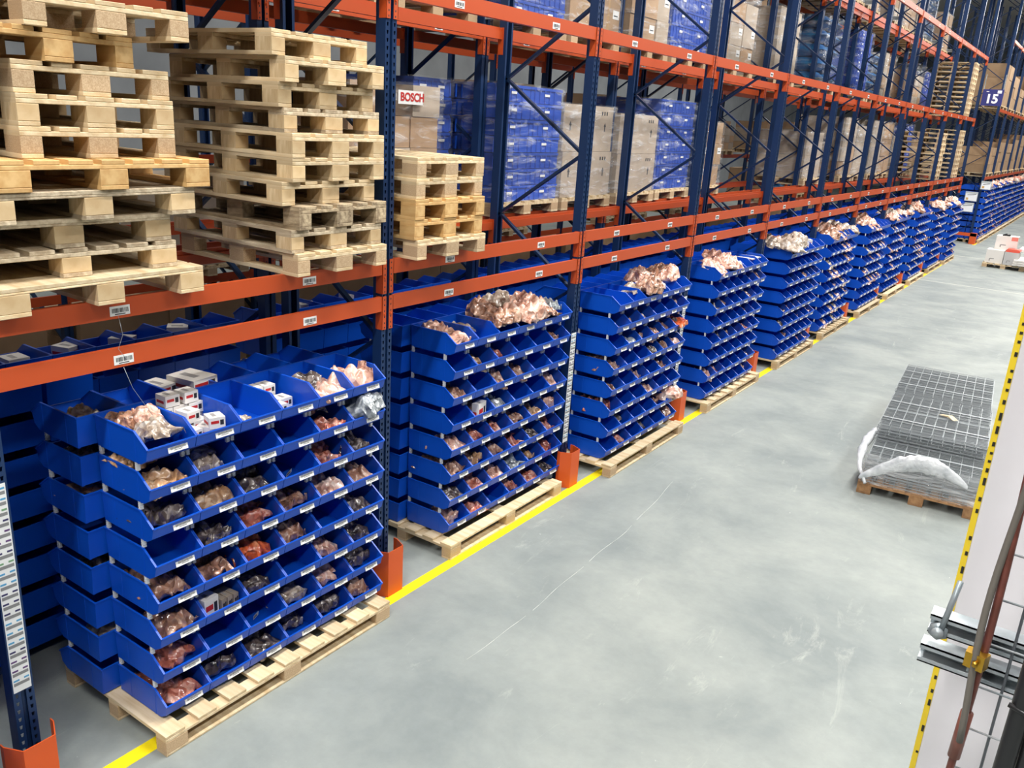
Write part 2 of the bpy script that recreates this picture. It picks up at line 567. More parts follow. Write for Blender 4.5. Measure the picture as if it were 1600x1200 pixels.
def beam_meshes():
    L = BAY - .115
    mb = MB(); mb.prism([(-.045, 0), (0, 0), (0, BH), (-.03, BH), (-.03, BH - .03), (-.045, BH - .03)], 'y', .058, .058 + L, ORANGE)
    body = mb.mesh('beam_body')
    mb = MB()
    mb.box(.0, .005, -.02, .022, -.14, BH + .002, ORANGE)      # flange on the front face of the post
    mb.box(-.06, .005, .018, .022, -.14, BH + .002, ORANGE)    # cheek
    for z in (.085, .045, 0, -.045, -.09, -.125): mb.box(.005, .0055, -.008, .002, z - .006, z + .006, INK)
    mb.box(.005, .012, -.010, .004, -.03, -.018, ORANGE)
    c0 = mb.mesh('beam_connector')
    mb = MB()
    mb.box(0, .0015, -.057, .057, -.026, .026, PAPER)
    r = random.Random(5); y = -.045
    while y < .046:
        w = r.choice((.0015, .003, .0045)); mb.box(.0015, .0019, y, y + w, -.010, .014, INK); y += w + r.choice((.0015, .003))
    mb.box(.0015, .0019, -.03, .03, -.021, -.016, INK)
    return body, c0, mb.mesh('beam_label')


BB, BC, BL = beam_meshes()


def beam(x, y, z, label, group, labels=True, face=1, conn=True):
    e = empty('rack_beam', (x, y, z), label, 'rack beam', group)
    b = obj('beam_body', BB, e)
    a = obj('beam_connector', BC, e, (0, .058 - .022 + .0, 0))
    c = obj('beam_connector', BC, e, (0, BAY - .036, 0)); c.scale = (1, -1, 1)
    if face < 0:
        for o in (b, a, c): o.rotation_euler = (0, 0, PI)
        b.location = (-.0, BAY, 0); a.location = (0, BAY - .036, 0); c.location = (0, .036, 0)
    if labels and face > 0:
        for yy in (.72, 2.05): tag(obj('beam_label', BL, e, (.0004, yy, .042)), 'white barcode label')
    return e


LEVELN = {'B': 'lowest', 'A': 'second-lowest', 'C': 'middle', 'D': 'upper'}
for k in range(0, 12):
    frame(0, BAY * k, 'blue perforated rack upright with zigzag braces, %s from the left in the front racking' % ORD[k], 'front rack uprights', strip=(.95 if k == 0 else 0 if k == 1 else .76))
for k in range(11):
    for lv in ('B', 'A', 'C', 'D'):
        if lv == 'D' and k < 4: continue
        if lv == 'C' and k < 1: continue
        beam(.003, BAY * k, LZ[lv], 'orange front beam with two barcode labels, %s level, %s bay of front racking' % (LEVELN[lv], ORD[k]), 'front rack face beams')
        if lv != 'B':
            beam(-1.103, BAY * k, LZ[lv], 'orange rear beam with stepped edge, %s level, %s bay of front racking' % (LEVELN[lv], ORD[k]), 'front rack rear beams', False, -1)
beam(-1.103, 0, LZ['C'], 'orange rear beam behind the tall pallet stacks, middle level, first bay of front racking', 'front rack rear beams', False, -1)
# back-to-back row
for k in range(-1, 12):
    frame(-1.3, BAY * k, 'blue rack upright of the second rack row, behind %s front upright' % ('the left side of the' if k < 0 else ORD[k]), 'second row uprights', holes=False, simple=k > 4)
for k in range(-1, 11):
    for lv in ('A', 'C', 'D'):
        if lv == 'D' and k < 4: continue
        nm = 'the bay left of the frame' if k < 0 else ORD[k] + ' bay'
        beam(-1.297, BAY * k, LZ[lv], 'orange facing beam of the second rack row, %s level, %s' % (LEVELN[lv], nm), 'second row facing beams', k < 6)
        beam(-2.403, BAY * k, LZ[lv], 'orange far-side beam of the second rack row, %s level, %s' % (LEVELN[lv], nm), 'second row far beams', False, -1)
# silver row spacers
mb = MB(); mb.box(0, .2, -.035, .035, 0, .05, STEEL); mb.box(0, .2, -.035, -.032, -.02, .07, STEEL)
sp = mb.mesh('row_spacer')
for k in range(1, 12):
    for z in (4.66, 6.6):
        tag(obj('row_spacer', sp, None, (-1.3 + .0, BAY * k, z)), 'galvanised spacer joining both rack rows at the %s upright, %s' % (ORD[k], 'just over the middle beam' if z < 5 else 'just over the upper beam'), 'spacer', 'rack row spacers')
# third row across the next aisle
for k in range(-1, 13):
    frame(-5.7, BAY * k + .6, 'dark rack upright across the next aisle, %s from the left' % ORD[k + 1], 'third row uprights', holes=False, simple=True)
for k in range(-1, 12):
    for z, n in ((1.3, 'low'), (2.9, 'middle'), (4.7, 'high'), (6.5, 'top')):
        e = empty('rack_beam', (-5.697, BAY * k + .6, z), 'orange beam across the next aisle, %s level, %s bay from the left' % (n, ORD[k + 1]), 'rack beam', 'third row beams')
        obj('beam_body', BB, e); obj('beam_connector', BC, e, (0, .036, 0))
# second block beyond the cross aisle
for k in range(0, 11):
    frame(0, 36.6 + BAY * k, 'blue rack upright beyond the cross aisle, %s from the gap' % ORD[k], 'far block uprights', holes=False, simple=True)
    frame(-1.3, 36.6 + BAY * k, 'blue second-row upright beyond the cross aisle, %s from the gap' % ORD[k], 'far block rear uprights', holes=False, simple=True)
    if k < 10:
        for z, n in ((2.45, 'lowest'), (5.0, 'middle'), (7.45, 'upper')):
            e = empty('rack_beam', (.003, 36.6 + BAY * k, z), 'orange beam beyond the cross aisle, %s level, %s bay' % (n, ORD[k]), 'rack beam', 'far block beams')
            obj('beam_body', BB, e); obj('beam_connector', BC, e, (0, .036, 0))

# orange post guards
mb = MB()
pr = [(0, -.135), (.035, -.135), (.145, -.085), (.145, .085), (.035, .135), (0, .135), (0, .129), (.033, .129), (.139, .082), (.139, -.082), (.033, -.129), (0, -.129)]
V = [(x, y, 0) for x, y in pr] + [(x, y, .4) for x, y in pr]; n = len(pr)
F = [(i, (i + 1) % n, (i + 1) % n + n, i + n) for i in range(n)] + [(n + i, n + i + 1, n + n - 2 - i, n + n - 1 - i) for i in range(5)]
mb.add(V, F, ORANGE2)
mb.box(.0, .14, -.08, .08, .0, .006, ORANGE2)
gm = mb.mesh('post_guard')
for k in range(12):
    tag(obj('post_guard', gm, None, (.012, BAY * k - .02, 0)), 'bent orange steel guard at the foot of the %s upright from the left' % ORD[k], 'post guard', 'post guards')
for k in range(0, 4):
    tag(obj('post_guard', gm, None, (.012, 36.6 + BAY * k, 0)), 'orange guard at the %s upright beyond the cross aisle' % ORD[k], 'post guard', 'post guards')

# aisle number sign and end-of-rack signs
mb = MB(); mb.box(0, .60, -.01, .01, -.25, .25, SIGNB); mb.box(.42, .54, -.013, -.01, .13, .22, WHITE); mb.box(.10, .18, -.013, -.01, .17, .19, WHITE)
sg = build(mb, 'aisle_sign', loc=(.06, 30.70, 5.22)); tag(sg, 'dark blue hanging aisle sign reading 15', 'sign')
tcu = bpy.data.curves.new('digits', 'FONT'); tcu.body = '15'; tcu.size = .38; tcu.extrude = .004; tcu.offset = .012; tcu.align_x = 'CENTER'; tcu.align_y = 'CENTER'
to = bpy.data.objects.new('tmp_text', tcu); COL.objects.link(to)
bpy.context.view_layer.update()
dg = bpy.context.evaluated_depsgraph_get()
tme = bpy.data.meshes.new_from_object(to.evaluated_get(dg)); tme.materials.clear(); tme.materials.append(WHITE)
bpy.data.objects.remove(to)
tag(obj('sign_digits', tme, sg, (.29, -.014, -.05), (PI / 2, 0, 0)), 'white digits 15')
mb = MB(); mb.box(0, .02, -.01, .01, .25, .7, STEEL); mb.box(.56, .58, -.01, .01, .25, .7, STEEL); build(mb, 'hanger', sg)
GREYS = mat('notice_grey', srgb(186, 190, 192), .5)
def notice(x, z, w, h, lab):
    mb = MB(); mb.box(0, w, -.01, .01, 0, h, GREYS); mb.box(.02, w - .02, -.012, -.01, .02, h - .08, WHITE)
    mb.box(.05, .13, -.014, -.012, .05, .13, mat('notice_amber', srgb(206, 160, 90), .6)); mb.bar((.08, -.013, h - .13), (w - .06, -.013, h - .09), .004, .02, INK)
    tag(build(mb, 'notice_board', loc=(x, 36.44, z)), lab, 'sign', 'rack end notices')
notice(-.52, 1.62, .44, .36, 'grey framed notice, upper of the two on the far rack end')
notice(-.60, 1.20, .46, .36, 'grey framed notice, lower of the two on the far rack end')
notice(-.05, 2.1, .36, .32, 'small white notice above the bins at the far rack end')
mb = MB()
mb.box(-1.1, .2, 36.2, 36.24, .3, .42, ORANGE2); mb.box(-.02, .2, 36.2, 36.5, 0, .42, ORANGE2); mb.box(-1.1, -.95, 36.2, 36.5, 0, .42, ORANGE2)
tag(build(mb, 'end_guard_rail'), 'orange floor rail guarding the far rack end by the cross aisle', 'guard rail')

# ------------------------------------------------------------------ pallets
def wood_set(kind):
    return {'new': (WOOD, WOODB), 'plain': (WOOD, WOODC), 'grey': (WOODG, WOODC), 'old': (WOODO, WOODO), 'resin': (WOODY, WOODY), 'brown': (WOODT, WOODT)}[kind]

_pc = {}
def boxmesh(name, d, m):
    k = (name, tuple(round(v, 4) for v in d), m.name)
    if k not in _pc:
        mb = MB(); c = .003
        x, y, z = d
        mb.prism([(c, 0), (x - c, 0), (x, c), (x, z - c), (x - c, z), (c, z), (0, z - c), (0, c)], 'y', 0, y, m)
        _pc[k] = mb.mesh(name)
    return _pc[k]


def pallet(x, y, z, label, group, kind='new', w=.8, d=1.2, rz=0, style='euro', far=False):
    """front edge centre at (x, y, z); boards run back along -x (depth d), w = width along y"""
    W, Bk = wood_set(kind)
    parts = []
    a = parts.append
    ys = [-w / 2, -.0725 if w < 1.5 else -.0725, w / 2 - (.1 if w < 1 else .145)]
    bw = [.1, .145, .1] if w < 1 else [.145, .145, .145]
    xs = [-.145 if w < 1.5 else -.1, -d / 2 - .0725, -d + .0]
    xw = .145 if w < 1.5 else .1
    if style in ('euro', 'cross3'):
        for yy, b in zip(ys, bw): a(('base_board', (-d, yy, 0), (d, b, .022), W))
        for xx in (-xw, -d / 2 - xw / 2, -d):
            for yy, b in zip(ys, bw): a(('block', (xx, yy, .022), (xw, b, .078), Bk))
            a(('stringer_board', (xx, -w / 2, .100), (xw, w, .022), W))
        n = 5 if w < 1 else 7
        wd = [.145, .1, .145, .1, .145] if w < 1 else [.12] * n
        gap = (w - sum(wd)) / (n - 1); yy = -w / 2
        for k in range(n): a(('deck_board', (-d, yy, .122), (d, wd[k], .022), W)); yy += wd[k] + gap
    elif style == 'solid':      # broad decked pallet with a full top
        for yy, b in zip(ys, bw): a(('base_board', (-d, yy, 0), (d, b, .022), W))
        for xx in (-xw, -d / 2 - xw / 2, -d):
            for yy, b in zip(ys, bw): a(('block', (xx, yy, .022), (xw, b, .088), Bk))
        a(('deck_board', (-d, -w / 2, .11), (d, w, .012), W)); a(('deck_board', (-.12, -w / 2, .122), (.12, w, .022), W)); a(('deck_board', (-d, -w / 2, .122), (d - .14, w, .02), W))
    else:                        # long floor pallets, w ~1.9
        yb = [-w / 2, -.0725, w / 2 - .145]
        for xx in (-.1, -d / 2 - .05, -d):
            a(('base_board', (xx, -w / 2, 0), (.1, w, .018), W))
            for yy in yb: a(('block', (xx, yy, .018), (.1, .145, .08), Bk))
        if style == 'cross':     # deck boards run back, open gaps along the front
            for xx in (-.1, -d / 2 - .05, -d): a(('stringer_board', (xx, -w / 2, .098), (.1, w, .022), W))
            n = 9; bw_ = .13; gap = (w - n * bw_) / (n - 1)
            for k in range(n): a(('deck_board', (-d, -w / 2 + k * (bw_ + gap), .12), (d, bw_, .022), W))
        else:                    # deck boards run along the aisle
            for yy in yb: a(('stringer_board', (-d, yy, .098), (d, .145, .022), W))
            n = 6; bw_ = .12; gap = (d - n * bw_) / (n - 1)
            for k in range(n): a(('deck_board', (-d + k * (bw_ + gap), -w / 2, .12), (bw_, w, .022), W))
    if far:
        mb = MB()
        for nm, p, s_, m in parts: mb.box(p[0], p[0] + s_[0], p[1], p[1] + s_[1], p[2], p[2] + s_[2], m)
        key = ('far', kind, w, d, style)
        if key not in _pc: _pc[key] = mb.mesh('wooden_pallet')
        o = obj('wooden_pallet', _pc[key], None, (x, y, z), (0, 0, rz))
        return tag(o, label, 'pallet', group)
    e = empty('wooden_pallet', (x, y, z), label, 'pallet', group, rz)
    for nm, p, s_, m in parts: obj(nm, boxmesh(nm, s_, m), e, p)
    return e


ZA = LZ['A'] + BH
r = random.Random(11)
kinds2 = ['new', 'grey', 'old', 'plain', 'plain', 'plain', 'grey', 'plain', 'plain', 'plain']
looks = {0: 'bottom pallet resting on the orange beam', 2: 'dark weathered pallet, third from the bottom', 9: 'topmost pallet'}
dy2 = [0, -.02, .02, -.05, .0, .0, .0, -.03, -.02, -.06]
dx2 = [.135, .10, .12, .06, .10, .10, .04, .02, .09, .0]
for k in range(10):
    lab = looks.get(k, 'pale pallet, %s from the bottom' % ORD[k])
    if k == 2: lab = 'dark weathered pallet third from the bottom'
    pallet(dx2[k], 2.24 + dy2[k], ZA + .145 * k, lab + ' in the tall stack left of the second upright', 'tall pallet stack by the second upright', kinds2[k], rz=math.radians(r.uniform(-2, 2)) + (math.radians(-3) if k == 8 else 0))
kindsL = [('plain', 'solid'), ('grey', 'cross3'), ('grey', 'solid'), ('grey', 'solid'), ('resin', 'euro'), ('new', 'euro'), ('plain', 'euro'), ('new', 'euro'), ('resin', 'euro'), ('new', 'euro')]
for k, (kd, st) in enumerate(kindsL):
    wide = k < 5
    lab = ('broad ' if wide else 'narrow ') + {'new': 'pale', 'plain': 'creamy', 'grey': 'greyed', 'resin': 'honey-coloured'}[kd] + ' pallet %s from the bottom of the left-edge stack on the shelf' % ORD[k]
    dx = [.11, .03, .02, .12, .14, .05, .05, .03, .05, .12][k]
    dy = [0, -.12, -.14, -.03, .05, 0, 0, .0, -.18, .05][k]
    rz = math.radians([0, -2, -2, 1, 0, 0, 0, 1, 6, -4][k])
    pallet(dx, (.62 if wide else .68) + dy, ZA + .145 * k, lab, 'left-edge pallet stack', kd, w=1.1 if wide else .8, d=1.2, rz=rz, style=st)
for k in range(5):
    pallet([.17, .15, .16, .13, .12][k], 3.34 + [0, -.02, -.02, 0, .02][k], ZA + .145 * k, 'pallet %s from the bottom of the short stack right of the second upright' % ORD[k], 'short pallet stack', 'resin' if k in (1, 2) else 'new', rz=math.radians(r.uniform(-1.5, 1.5)))

# ------------------------------------------------------------------ bins
def bin_mb(detail=True):
    mb = MB(); w = .1525
    H = .182
    side = [(.012, 0), (.43, 0), (.482, .032), (.50, .10), (.385, H), (0, H)]
    t = .005
    for s in (-1, 1):
        a, b = (s * w, s * (w - t)) if s < 0 else (w - t, w)
        mb.prism(side, 'y', min(a, b), max(a, b), BLUE)
    mb.prism([(0, H), (.006, H), (.018, 0), (.012, 0)], 'y', -w + t, w - t, BLUE)
    mb.prism([(.012, 0), (.43, 0), (.482, .032), (.478, .037), (.428, .006), (.012, .006)], 'y', -w + t, w - t, BLUE)
    mb.prism([(.482, .032), (.50, .10), (.494, .10), (.477, .034)], 'y', -w + t, w - t, BLUE)
    if detail:
        for s in (-1, 1):          # rolled rim down the sides
            y = s * w
            mb.bar((0, y, H - .002), (.387, y, H - .002), .011, .008, BLUE)
            mb.bar((.385, y, H), (.502, y, .100), .012, .008, BLUE)
            yo = s * (w + .0015)
            for xx in (.375, .12):    # ribs
                mb.box(xx, xx + .012, min(y, yo), max(y, yo), 0, H - .004, BLUE)
        mb.bar((.502, -w, .101), (.502, w, .101), .010, .008, BLUE)
        mb.bar((.002, -w, H - .002), (.002, w, H - .002), .010, .008, BLUE)
        mb.box(.02, .40, -w + .006, -w + .02, -.008, 0, BLUE); mb.box(.02, .40, w - .02, w - .006, -.008, 0, BLUE)
    return mb


BIN = bin_mb().mesh('storage_bin')
BIN_LOW = bin_mb(False).arrays()
_b = bin_mb(False)
_b.bar((.4925, -.058, .064), (.4925, .062, .064), .006, .036, PAPER)
_b.box(.368, .384, -.150, -.130, .183, .236, CLIP)
BIN_LOWF = _b.arrays()
mb = MB()
mb.box(0, .0012, -.062, .062, -.019, .019, PAPER)
r5 = random.Random(9); y = -.046
while y < .046:
    w_ = r5.choice((.0015, .003)); mb.box(.0012, .0016, y, y + w_, -.004, .011, mat('ink_grey', srgb(96, 96, 100), .6)); y += w_ + .002
mb.box(.0012, .0016, -.025, .025, -.010, -.007, INK)
BINL = mb.mesh('bin_label')
mb = MB()
for k in range(4):
    mb.box(-.009, .009, -.011, .011, k * .0145 - .002, k * .0145 + .009, CLIP)
mb.box(-.007, .007, -.008, .008, -.002, .052, CLIP)
CLIPM = mb.mesh('stacking_clip')
PITCH = .2366
NB = [0]
STUFF = []


def place_bin(x, y, z, face, label, group, clips=True, lab=True, back=False):
    """x: back plane, y: centre, face=+1 opens to +x"""
    NB[0] += 1
    o = tag(obj('storage_bin', BIN, None, (x, y, z), (0, 0, 0 if face > 0 else PI)), label, 'storage bin', group)
    if lab: obj('bin_label', BINL, o, (.4955, .035, .064), (0, math.radians(-14.5) * -1 * -1, 0))
    if clips:
        for s in (-1, 1): obj('stacking_clip', CLIPM, o, (.375, s * .139, .184))
        if back: obj('stacking_clip', CLIPM, o, (.02, -.139, .184))
    return o


def stuff_bin(x, y, z, face, lab=False):
    c = 1 if face > 0 else -1
    STUFF.append((BIN_LOWF if lab else BIN_LOW, ((c, 0, 0, x), (0, c, 0, y), (0, 0, 1, z), (0, 0, 0, 1))))


# ------------------------------------------------------------------ plastic bags
def bag_mesh(seed, L=.31, W=.255, T=.095, flap=.35, N=30):
    rr = np.random.RandomState(seed)
    u = np.linspace(-1, 1, N)
    U, Vv = np.meshgrid(u, u, indexing='ij')
    prof = (1 - np.abs(U) ** 3.0) ** .6 * (1 - np.abs(Vv) ** 3.0) ** .6
    lump = np.zeros_like(U)
    for _ in range(12):
        cx, cy = rr.uniform(-.75, .75, 2); s = rr.uniform(.13, .3)
        lump = np.maximum(lump, rr.uniform(.5, 1) * np.exp(-((U - cx) ** 2 + (Vv - cy) ** 2) / (2 * s * s)))
    crease = np.zeros_like(U)
    for _ in range(9):
        a = rr.uniform(0, PI); o = rr.uniform(-.8, .8); f = rr.uniform(1.5, 3.5)
        crease += np.abs(np.mod((U * np.cos(a) + Vv * np.sin(a)) * f + o, 1) - .5) * .11
    top = T * (prof * (.35 + .75 * lump) + (crease - .22) * .32 * (prof * .7 + .3))
    bend = .03 * np.sin(U * rr.uniform(1, 2.5) + rr.uniform(0, 6)) + .02 * np.sin(Vv * 2.2 + rr.uniform(0, 6))
    edge = np.maximum(np.abs(U), np.abs(Vv)) ** 8
    bend = bend * .5 + edge * rr.uniform(0, .03) * np.sign(np.sin(U * 5 + Vv * 4 + rr.uniform(0, 6)))
    # a tied or folded neck sticking up at one end
    neck = np.clip((U - (1 - flap)) / flap, 0, 1)
    X = U * L / 2 * (1 - .25 * neck) + .012 * np.sin(Vv * 7 + rr.uniform(0, 6))
    Y = Vv * W / 2 * (1 - .35 * neck * rr.uniform(.2, 1)) + .010 * np.sin(U * 6 + rr.uniform(0, 6))
    Zt = top + bend + neck ** 1.5 * rr.uniform(.0, .07)
    Zb = -.25 * T * prof + bend + neck ** 1.5 * .03 * rr.uniform(0, 1)
    Zb = np.minimum(Zb, Zt - .001)
    off = -Zb.min(); Zt += off; Zb += off
    Vt = np.stack([X, Y, Zt], -1).reshape(-1, 3); Vb = np.stack([X, Y, Zb], -1).reshape(-1, 3)
    F = []
    idx = lambda i, j: i * N + j
    for i in range(N - 1):
        for j in range(N - 1):
            F.append((idx(i, j), idx(i + 1, j), idx(i + 1, j + 1), idx(i, j + 1)))
            F.append(tuple(N * N + k for k in (idx(i, j), idx(i, j + 1), idx(i + 1, j + 1), idx(i + 1, j))))
    for i in range(N - 1):
        for a, b in (((i, 0), (i + 1, 0)), ((i + 1, N - 1), (i, N - 1)), ((0, i + 1), (0, i)), ((N - 1, i), (N - 1, i + 1))):
            p, q = idx(*a), idx(*b); F.append((q, p, p + N * N, q + N * N))
    me = bpy.data.meshes.new('plastic_bag')
    me.from_pydata(np.concatenate([Vt, Vb]).tolist(), [], F)
    me.materials.append(BAGM['b'])
    me.polygons.foreach_set('use_smooth', [True] * len(F))
    me.update()
    return me


BAGS = [bag_mesh(100 + k) for k in range(7)]
HEAP = [bag_mesh(300 + k, .36, .28, .13, .25) for k in range(4)]
mb = MB(); mb.box(-.03, .03, -.017, .017, 0, .001, PAPER); mb.box(-.02, .02, -.01, -.004, .001, .0014, INK); mb.box(-.02, .012, .002, .006, .001, .0014, INK)
TAGM = mb.mesh('paper_label')
NBAG = [0]


def bag(x, y, z, code, label, group, sc=1.0, tilt=0, rz=None, heap=False, rr=R, tagp=.45):
    NBAG[0] += 1
    me = (HEAP if heap else BAGS)[rr.randrange(4 if heap else 7)]
    o = obj('plastic_bag', me, None, (x, y, z), (rr.uniform(-.10, .10), -tilt, rr.choice((0, PI)) + rr.uniform(-.25, .25) if rz is None else rz))
    o.scale = (sc * rr.uniform(.9, 1.1), sc * rr.uniform(.9, 1.1), sc * rr.uniform(.85, 1.25))
    if o.material_slots:
        o.material_slots[0].link = 'OBJECT'; o.material_slots[0].material = BAGM[code]
    tag(o, label, 'plastic bag', group)
    if rr.random() < tagp and not heap:
        tag(obj('paper_label', TAGM, o, (rr.uniform(-.04, .02), rr.uniform(-.03, .03), .075), (rr.uniform(-.3, .3), rr.uniform(-.2, .3), rr.uniform(0, 3))), 'small printed paper label')
    return o


_wb = {}
def white_box(x, y, z, d, label, group, rz=0, m=None, name='small_carton'):
    m = m or WHITEBOX
    k = (d, m.name)
    if k not in _wb:
        mb = MB(); a, b, c = d[0] / 2, d[1] / 2, d[2]
        mb.box(-a, a, -b, b, 0, c, m)
        mb.box(-a + .01, a - .02, -b - .0006, -b, c * .3, c * .55, RED if m is WHITEBOX else INK)
        mb.box(a, a + .0006, -b + .01, b * .2, c * .45, c * .7, RED if m is WHITEBOX else INK)
        mb.box(a, a + .0006, b * .35, b * .8, c * .3, c * .75, INK)
        mb.box(-a * .6, a * .5, -b * .4, b * .1, c, c + .0006, mat('print_grey', srgb(150, 146, 144), .6))
        _wb[k] = mb.mesh(name)
    return tag(obj(name, _wb[k], None, (x, y, z), (0, 0, rz)), label, 'box', group)


LVN = ['bottom', 'second', 'third', 'fourth', 'fifth', 'sixth', 'seventh', 'top']
CLN = ['nearest', 'second', 'third', 'fourth', 'fifth', 'farthest']
STK = [(-.245, .66), (-.46, 3.60), (-.27, 6.13), (-.28, 8.99), (-.24, 11.9), (-.31, 14.63), (-.28, 17.5), (-.36, 20.3), (-.30, 23.0), (-.29, 25.86), (-.22, 28.5)]
PAL = [(.355, 1.54, 1.92, 1.1), (.165, 4.40, 1.84, 1.15), (.36, 7.0, 1.94, 1.15), (.30, 9.95, 2.1, 1.1), (.30, 12.9, 2.05, 1.1), (.27, 15.6, 2.0, 1.1),
       (.28, 18.4, 2.05, 1.1), (.26, 21.3, 2.1, 1.1), (.25, 24.1, 2.05, 1.1), (.23, 27.0, 2.1, 1.1), (.28, 29.5, 2.0, 1.1)]
PST = ['cross', 'long', 'long', 'cross', 'cross', 'cross', 'long', 'long', 'long', 'long', 'long']
FARB = []
SN = [ORD[k] + ' stack' for k in range(11)]
# contents of the nearest stack, rows top to bottom, columns near to far
C1 = ['HWwXYP', 'Ac__RG', 'dadtrd', '_drbpb', 'bbob_d', 'bWd_pd', 'r_tcpd', 'rddddb']
rc = random.Random(21)


def fill(code, bx, by, bz, si, lv, co):
    """bx back plane of the bin, by centre"""
    where = 'in %s-level %s-column bin of %s' % (LVN[lv], CLN[co], SN[si])
    g = 'bags and boxes in the bins'
    top = lv == 7
    xf = bx + .30
    z = bz + .008
    if code in '_':
        return
    if code == 't':
        tag(obj('paper_slip', TAGM, None, (bx + .34, by + .02, z + .03), (.5, -.9, .4)), 'white paper slip standing ' + where, 'paper slip', 'slips in the bins'); return
    if code in 'abrpdgco':
        s = rc.uniform(.92, 1.06)
        bag(xf + rc.uniform(-.03, .02), by + rc.uniform(-.02, .02), z + .0, code, '%s plastic bag of parts %s' % (BAGWORD[code], where), g, s, tilt=rc.uniform(-.05, .2), rr=rc)
        if rc.random() < .45 and si < 3:
            bag(xf - .13, by + rc.uniform(-.02, .02), z + .03, code, 'second %s bag lying further back %s' % (BAGWORD[code], where), g, s, tilt=rc.uniform(0, .2), rr=rc, tagp=0)
        return
    if code == 'A':
        bag(bx + .36, by, z, 'a', 'large amber bag, tagged, filling the front ' + where, g, .98, .1, .1, rr=rc)
        bag(bx + .17, by - .05, z + .11, 'a', 'amber bag pushed through the gap at the side ' + where, g, .8, 0, .1, rr=rc); return
    if code == 'R':
        bag(bx + .36, by, z, 'r', 'full copper red bag bulging ' + where, g, 1.0, .1, .1, rr=rc); return
    if code == 'G':
        bag(bx + .42, by + .03, z + .03, 'g', 'silver grey bag hanging out over the edge ' + where, g, 1.0, .35, .5, heap=True, rr=rc); return
    if code == 'H':
        o = bag(bx + .30, by + .01, z + .05, 'c', 'large clear bag with round silvery fittings ' + where, g, .84, -.30, 3.1, heap=True, rr=rc)
        bag(bx + .14, by - .03, z + .08, 'b', 'brown crumpled bag behind the clear bag ' + where, g, .8, .2, 0, rr=rc, tagp=0)
        bag(bx + .20, by + .05, z + .14, 'p', 'pale folded bag leaning back ' + where, g, .7, .5, 3, rr=rc, tagp=0); return
    if code == 'W':
        if top:
            k = 0
            for (a, b, c, rz) in ((.08, -.10, .0, 0), (.08, 0, .0, 0), (.08, .10, .0, 0), (.08, -.10, .075, 0), (.08, 0, .075, 0), (.09, .10, .075, 0), (.20, -.07, 0, 0), (.20, .05, 0, 0), (.20, .0, .065, .1), (.33, -.08, 0, .2), (.34, .03, 0, .5), (.37, .06, .06, -.3), (.08, -.05, .15, 0), (.09, .07, .15, 0.05)):
                white_box(bx + a, by + b, z + c, (.10, .095, .07), 'small white carton, %s of the pile, %s' % (ORD[k], where), 'white cartons in the top second bin', rz); k += 1
        else:
            white_box(bx + .38, by - .07, z, (.09, .11, .15), 'pale grey printed carton standing ' + where, g, .1)
            for k in range(3): white_box(bx + .36, by + .02 + k * .045, z, (.13, .04, .10), 'small brown box, %s in row %s' % (ORD[k], where), g, .1, CARTON2)
        return
    if code == 'w':
        white_box(bx + .22, by - .10, z, (.09, .07, .08), 'small white carton standing alone ' + where, g)
        bag(bx + .36, by - .06, z, 'c', 'small clear tagged bag ' + where, g, .6, .2, .4, rr=rc, tagp=1); return
    if code == 'X':
        for k, (a, b, c) in enumerate(((.12, -.08, 0), (.12, .02, 0), (.12, -.08, .07), (.12, .02, .07), (.24, -.03, .0), (.24, .06, .0), (.32, -.05, .0))):
            white_box(bx + a, by + b, z + c, (.10, .09, .068), 'tiny white carton, %s of seven, %s' % (ORD[k], where), 'white cartons in the top fourth bin'); 
        return
    if code == 'Y':
        bag(bx + .2, by - .03, z + .03, 'd', 'tall crumpled dark brown bag standing ' + where, g, 1.0, 1.0, 2.6, rr=rc)
        bag(bx + .36, by, z, 'p', 'pale pink bag lying in front ' + where, g, 1.0, .15, .2, rr=rc, tagp=0); return
    if code == 'P':
        bag(bx + .28, by, z, 'p', 'pale pink copper bag of elbows ' + where, g, 1.3, .1, 1.2, rr=rc); return


def stack_codes(si):
    if si == 0: return C1
    p = {1: .78, 2: .42, 3: .36, 4: .42}.get(si, .25)
    rows = []
    for i in range(8):
        rows.append(''.join((rc.choice('bbrrppbdag') if rc.random() < p else '_') for _ in range(6)))
    return rows


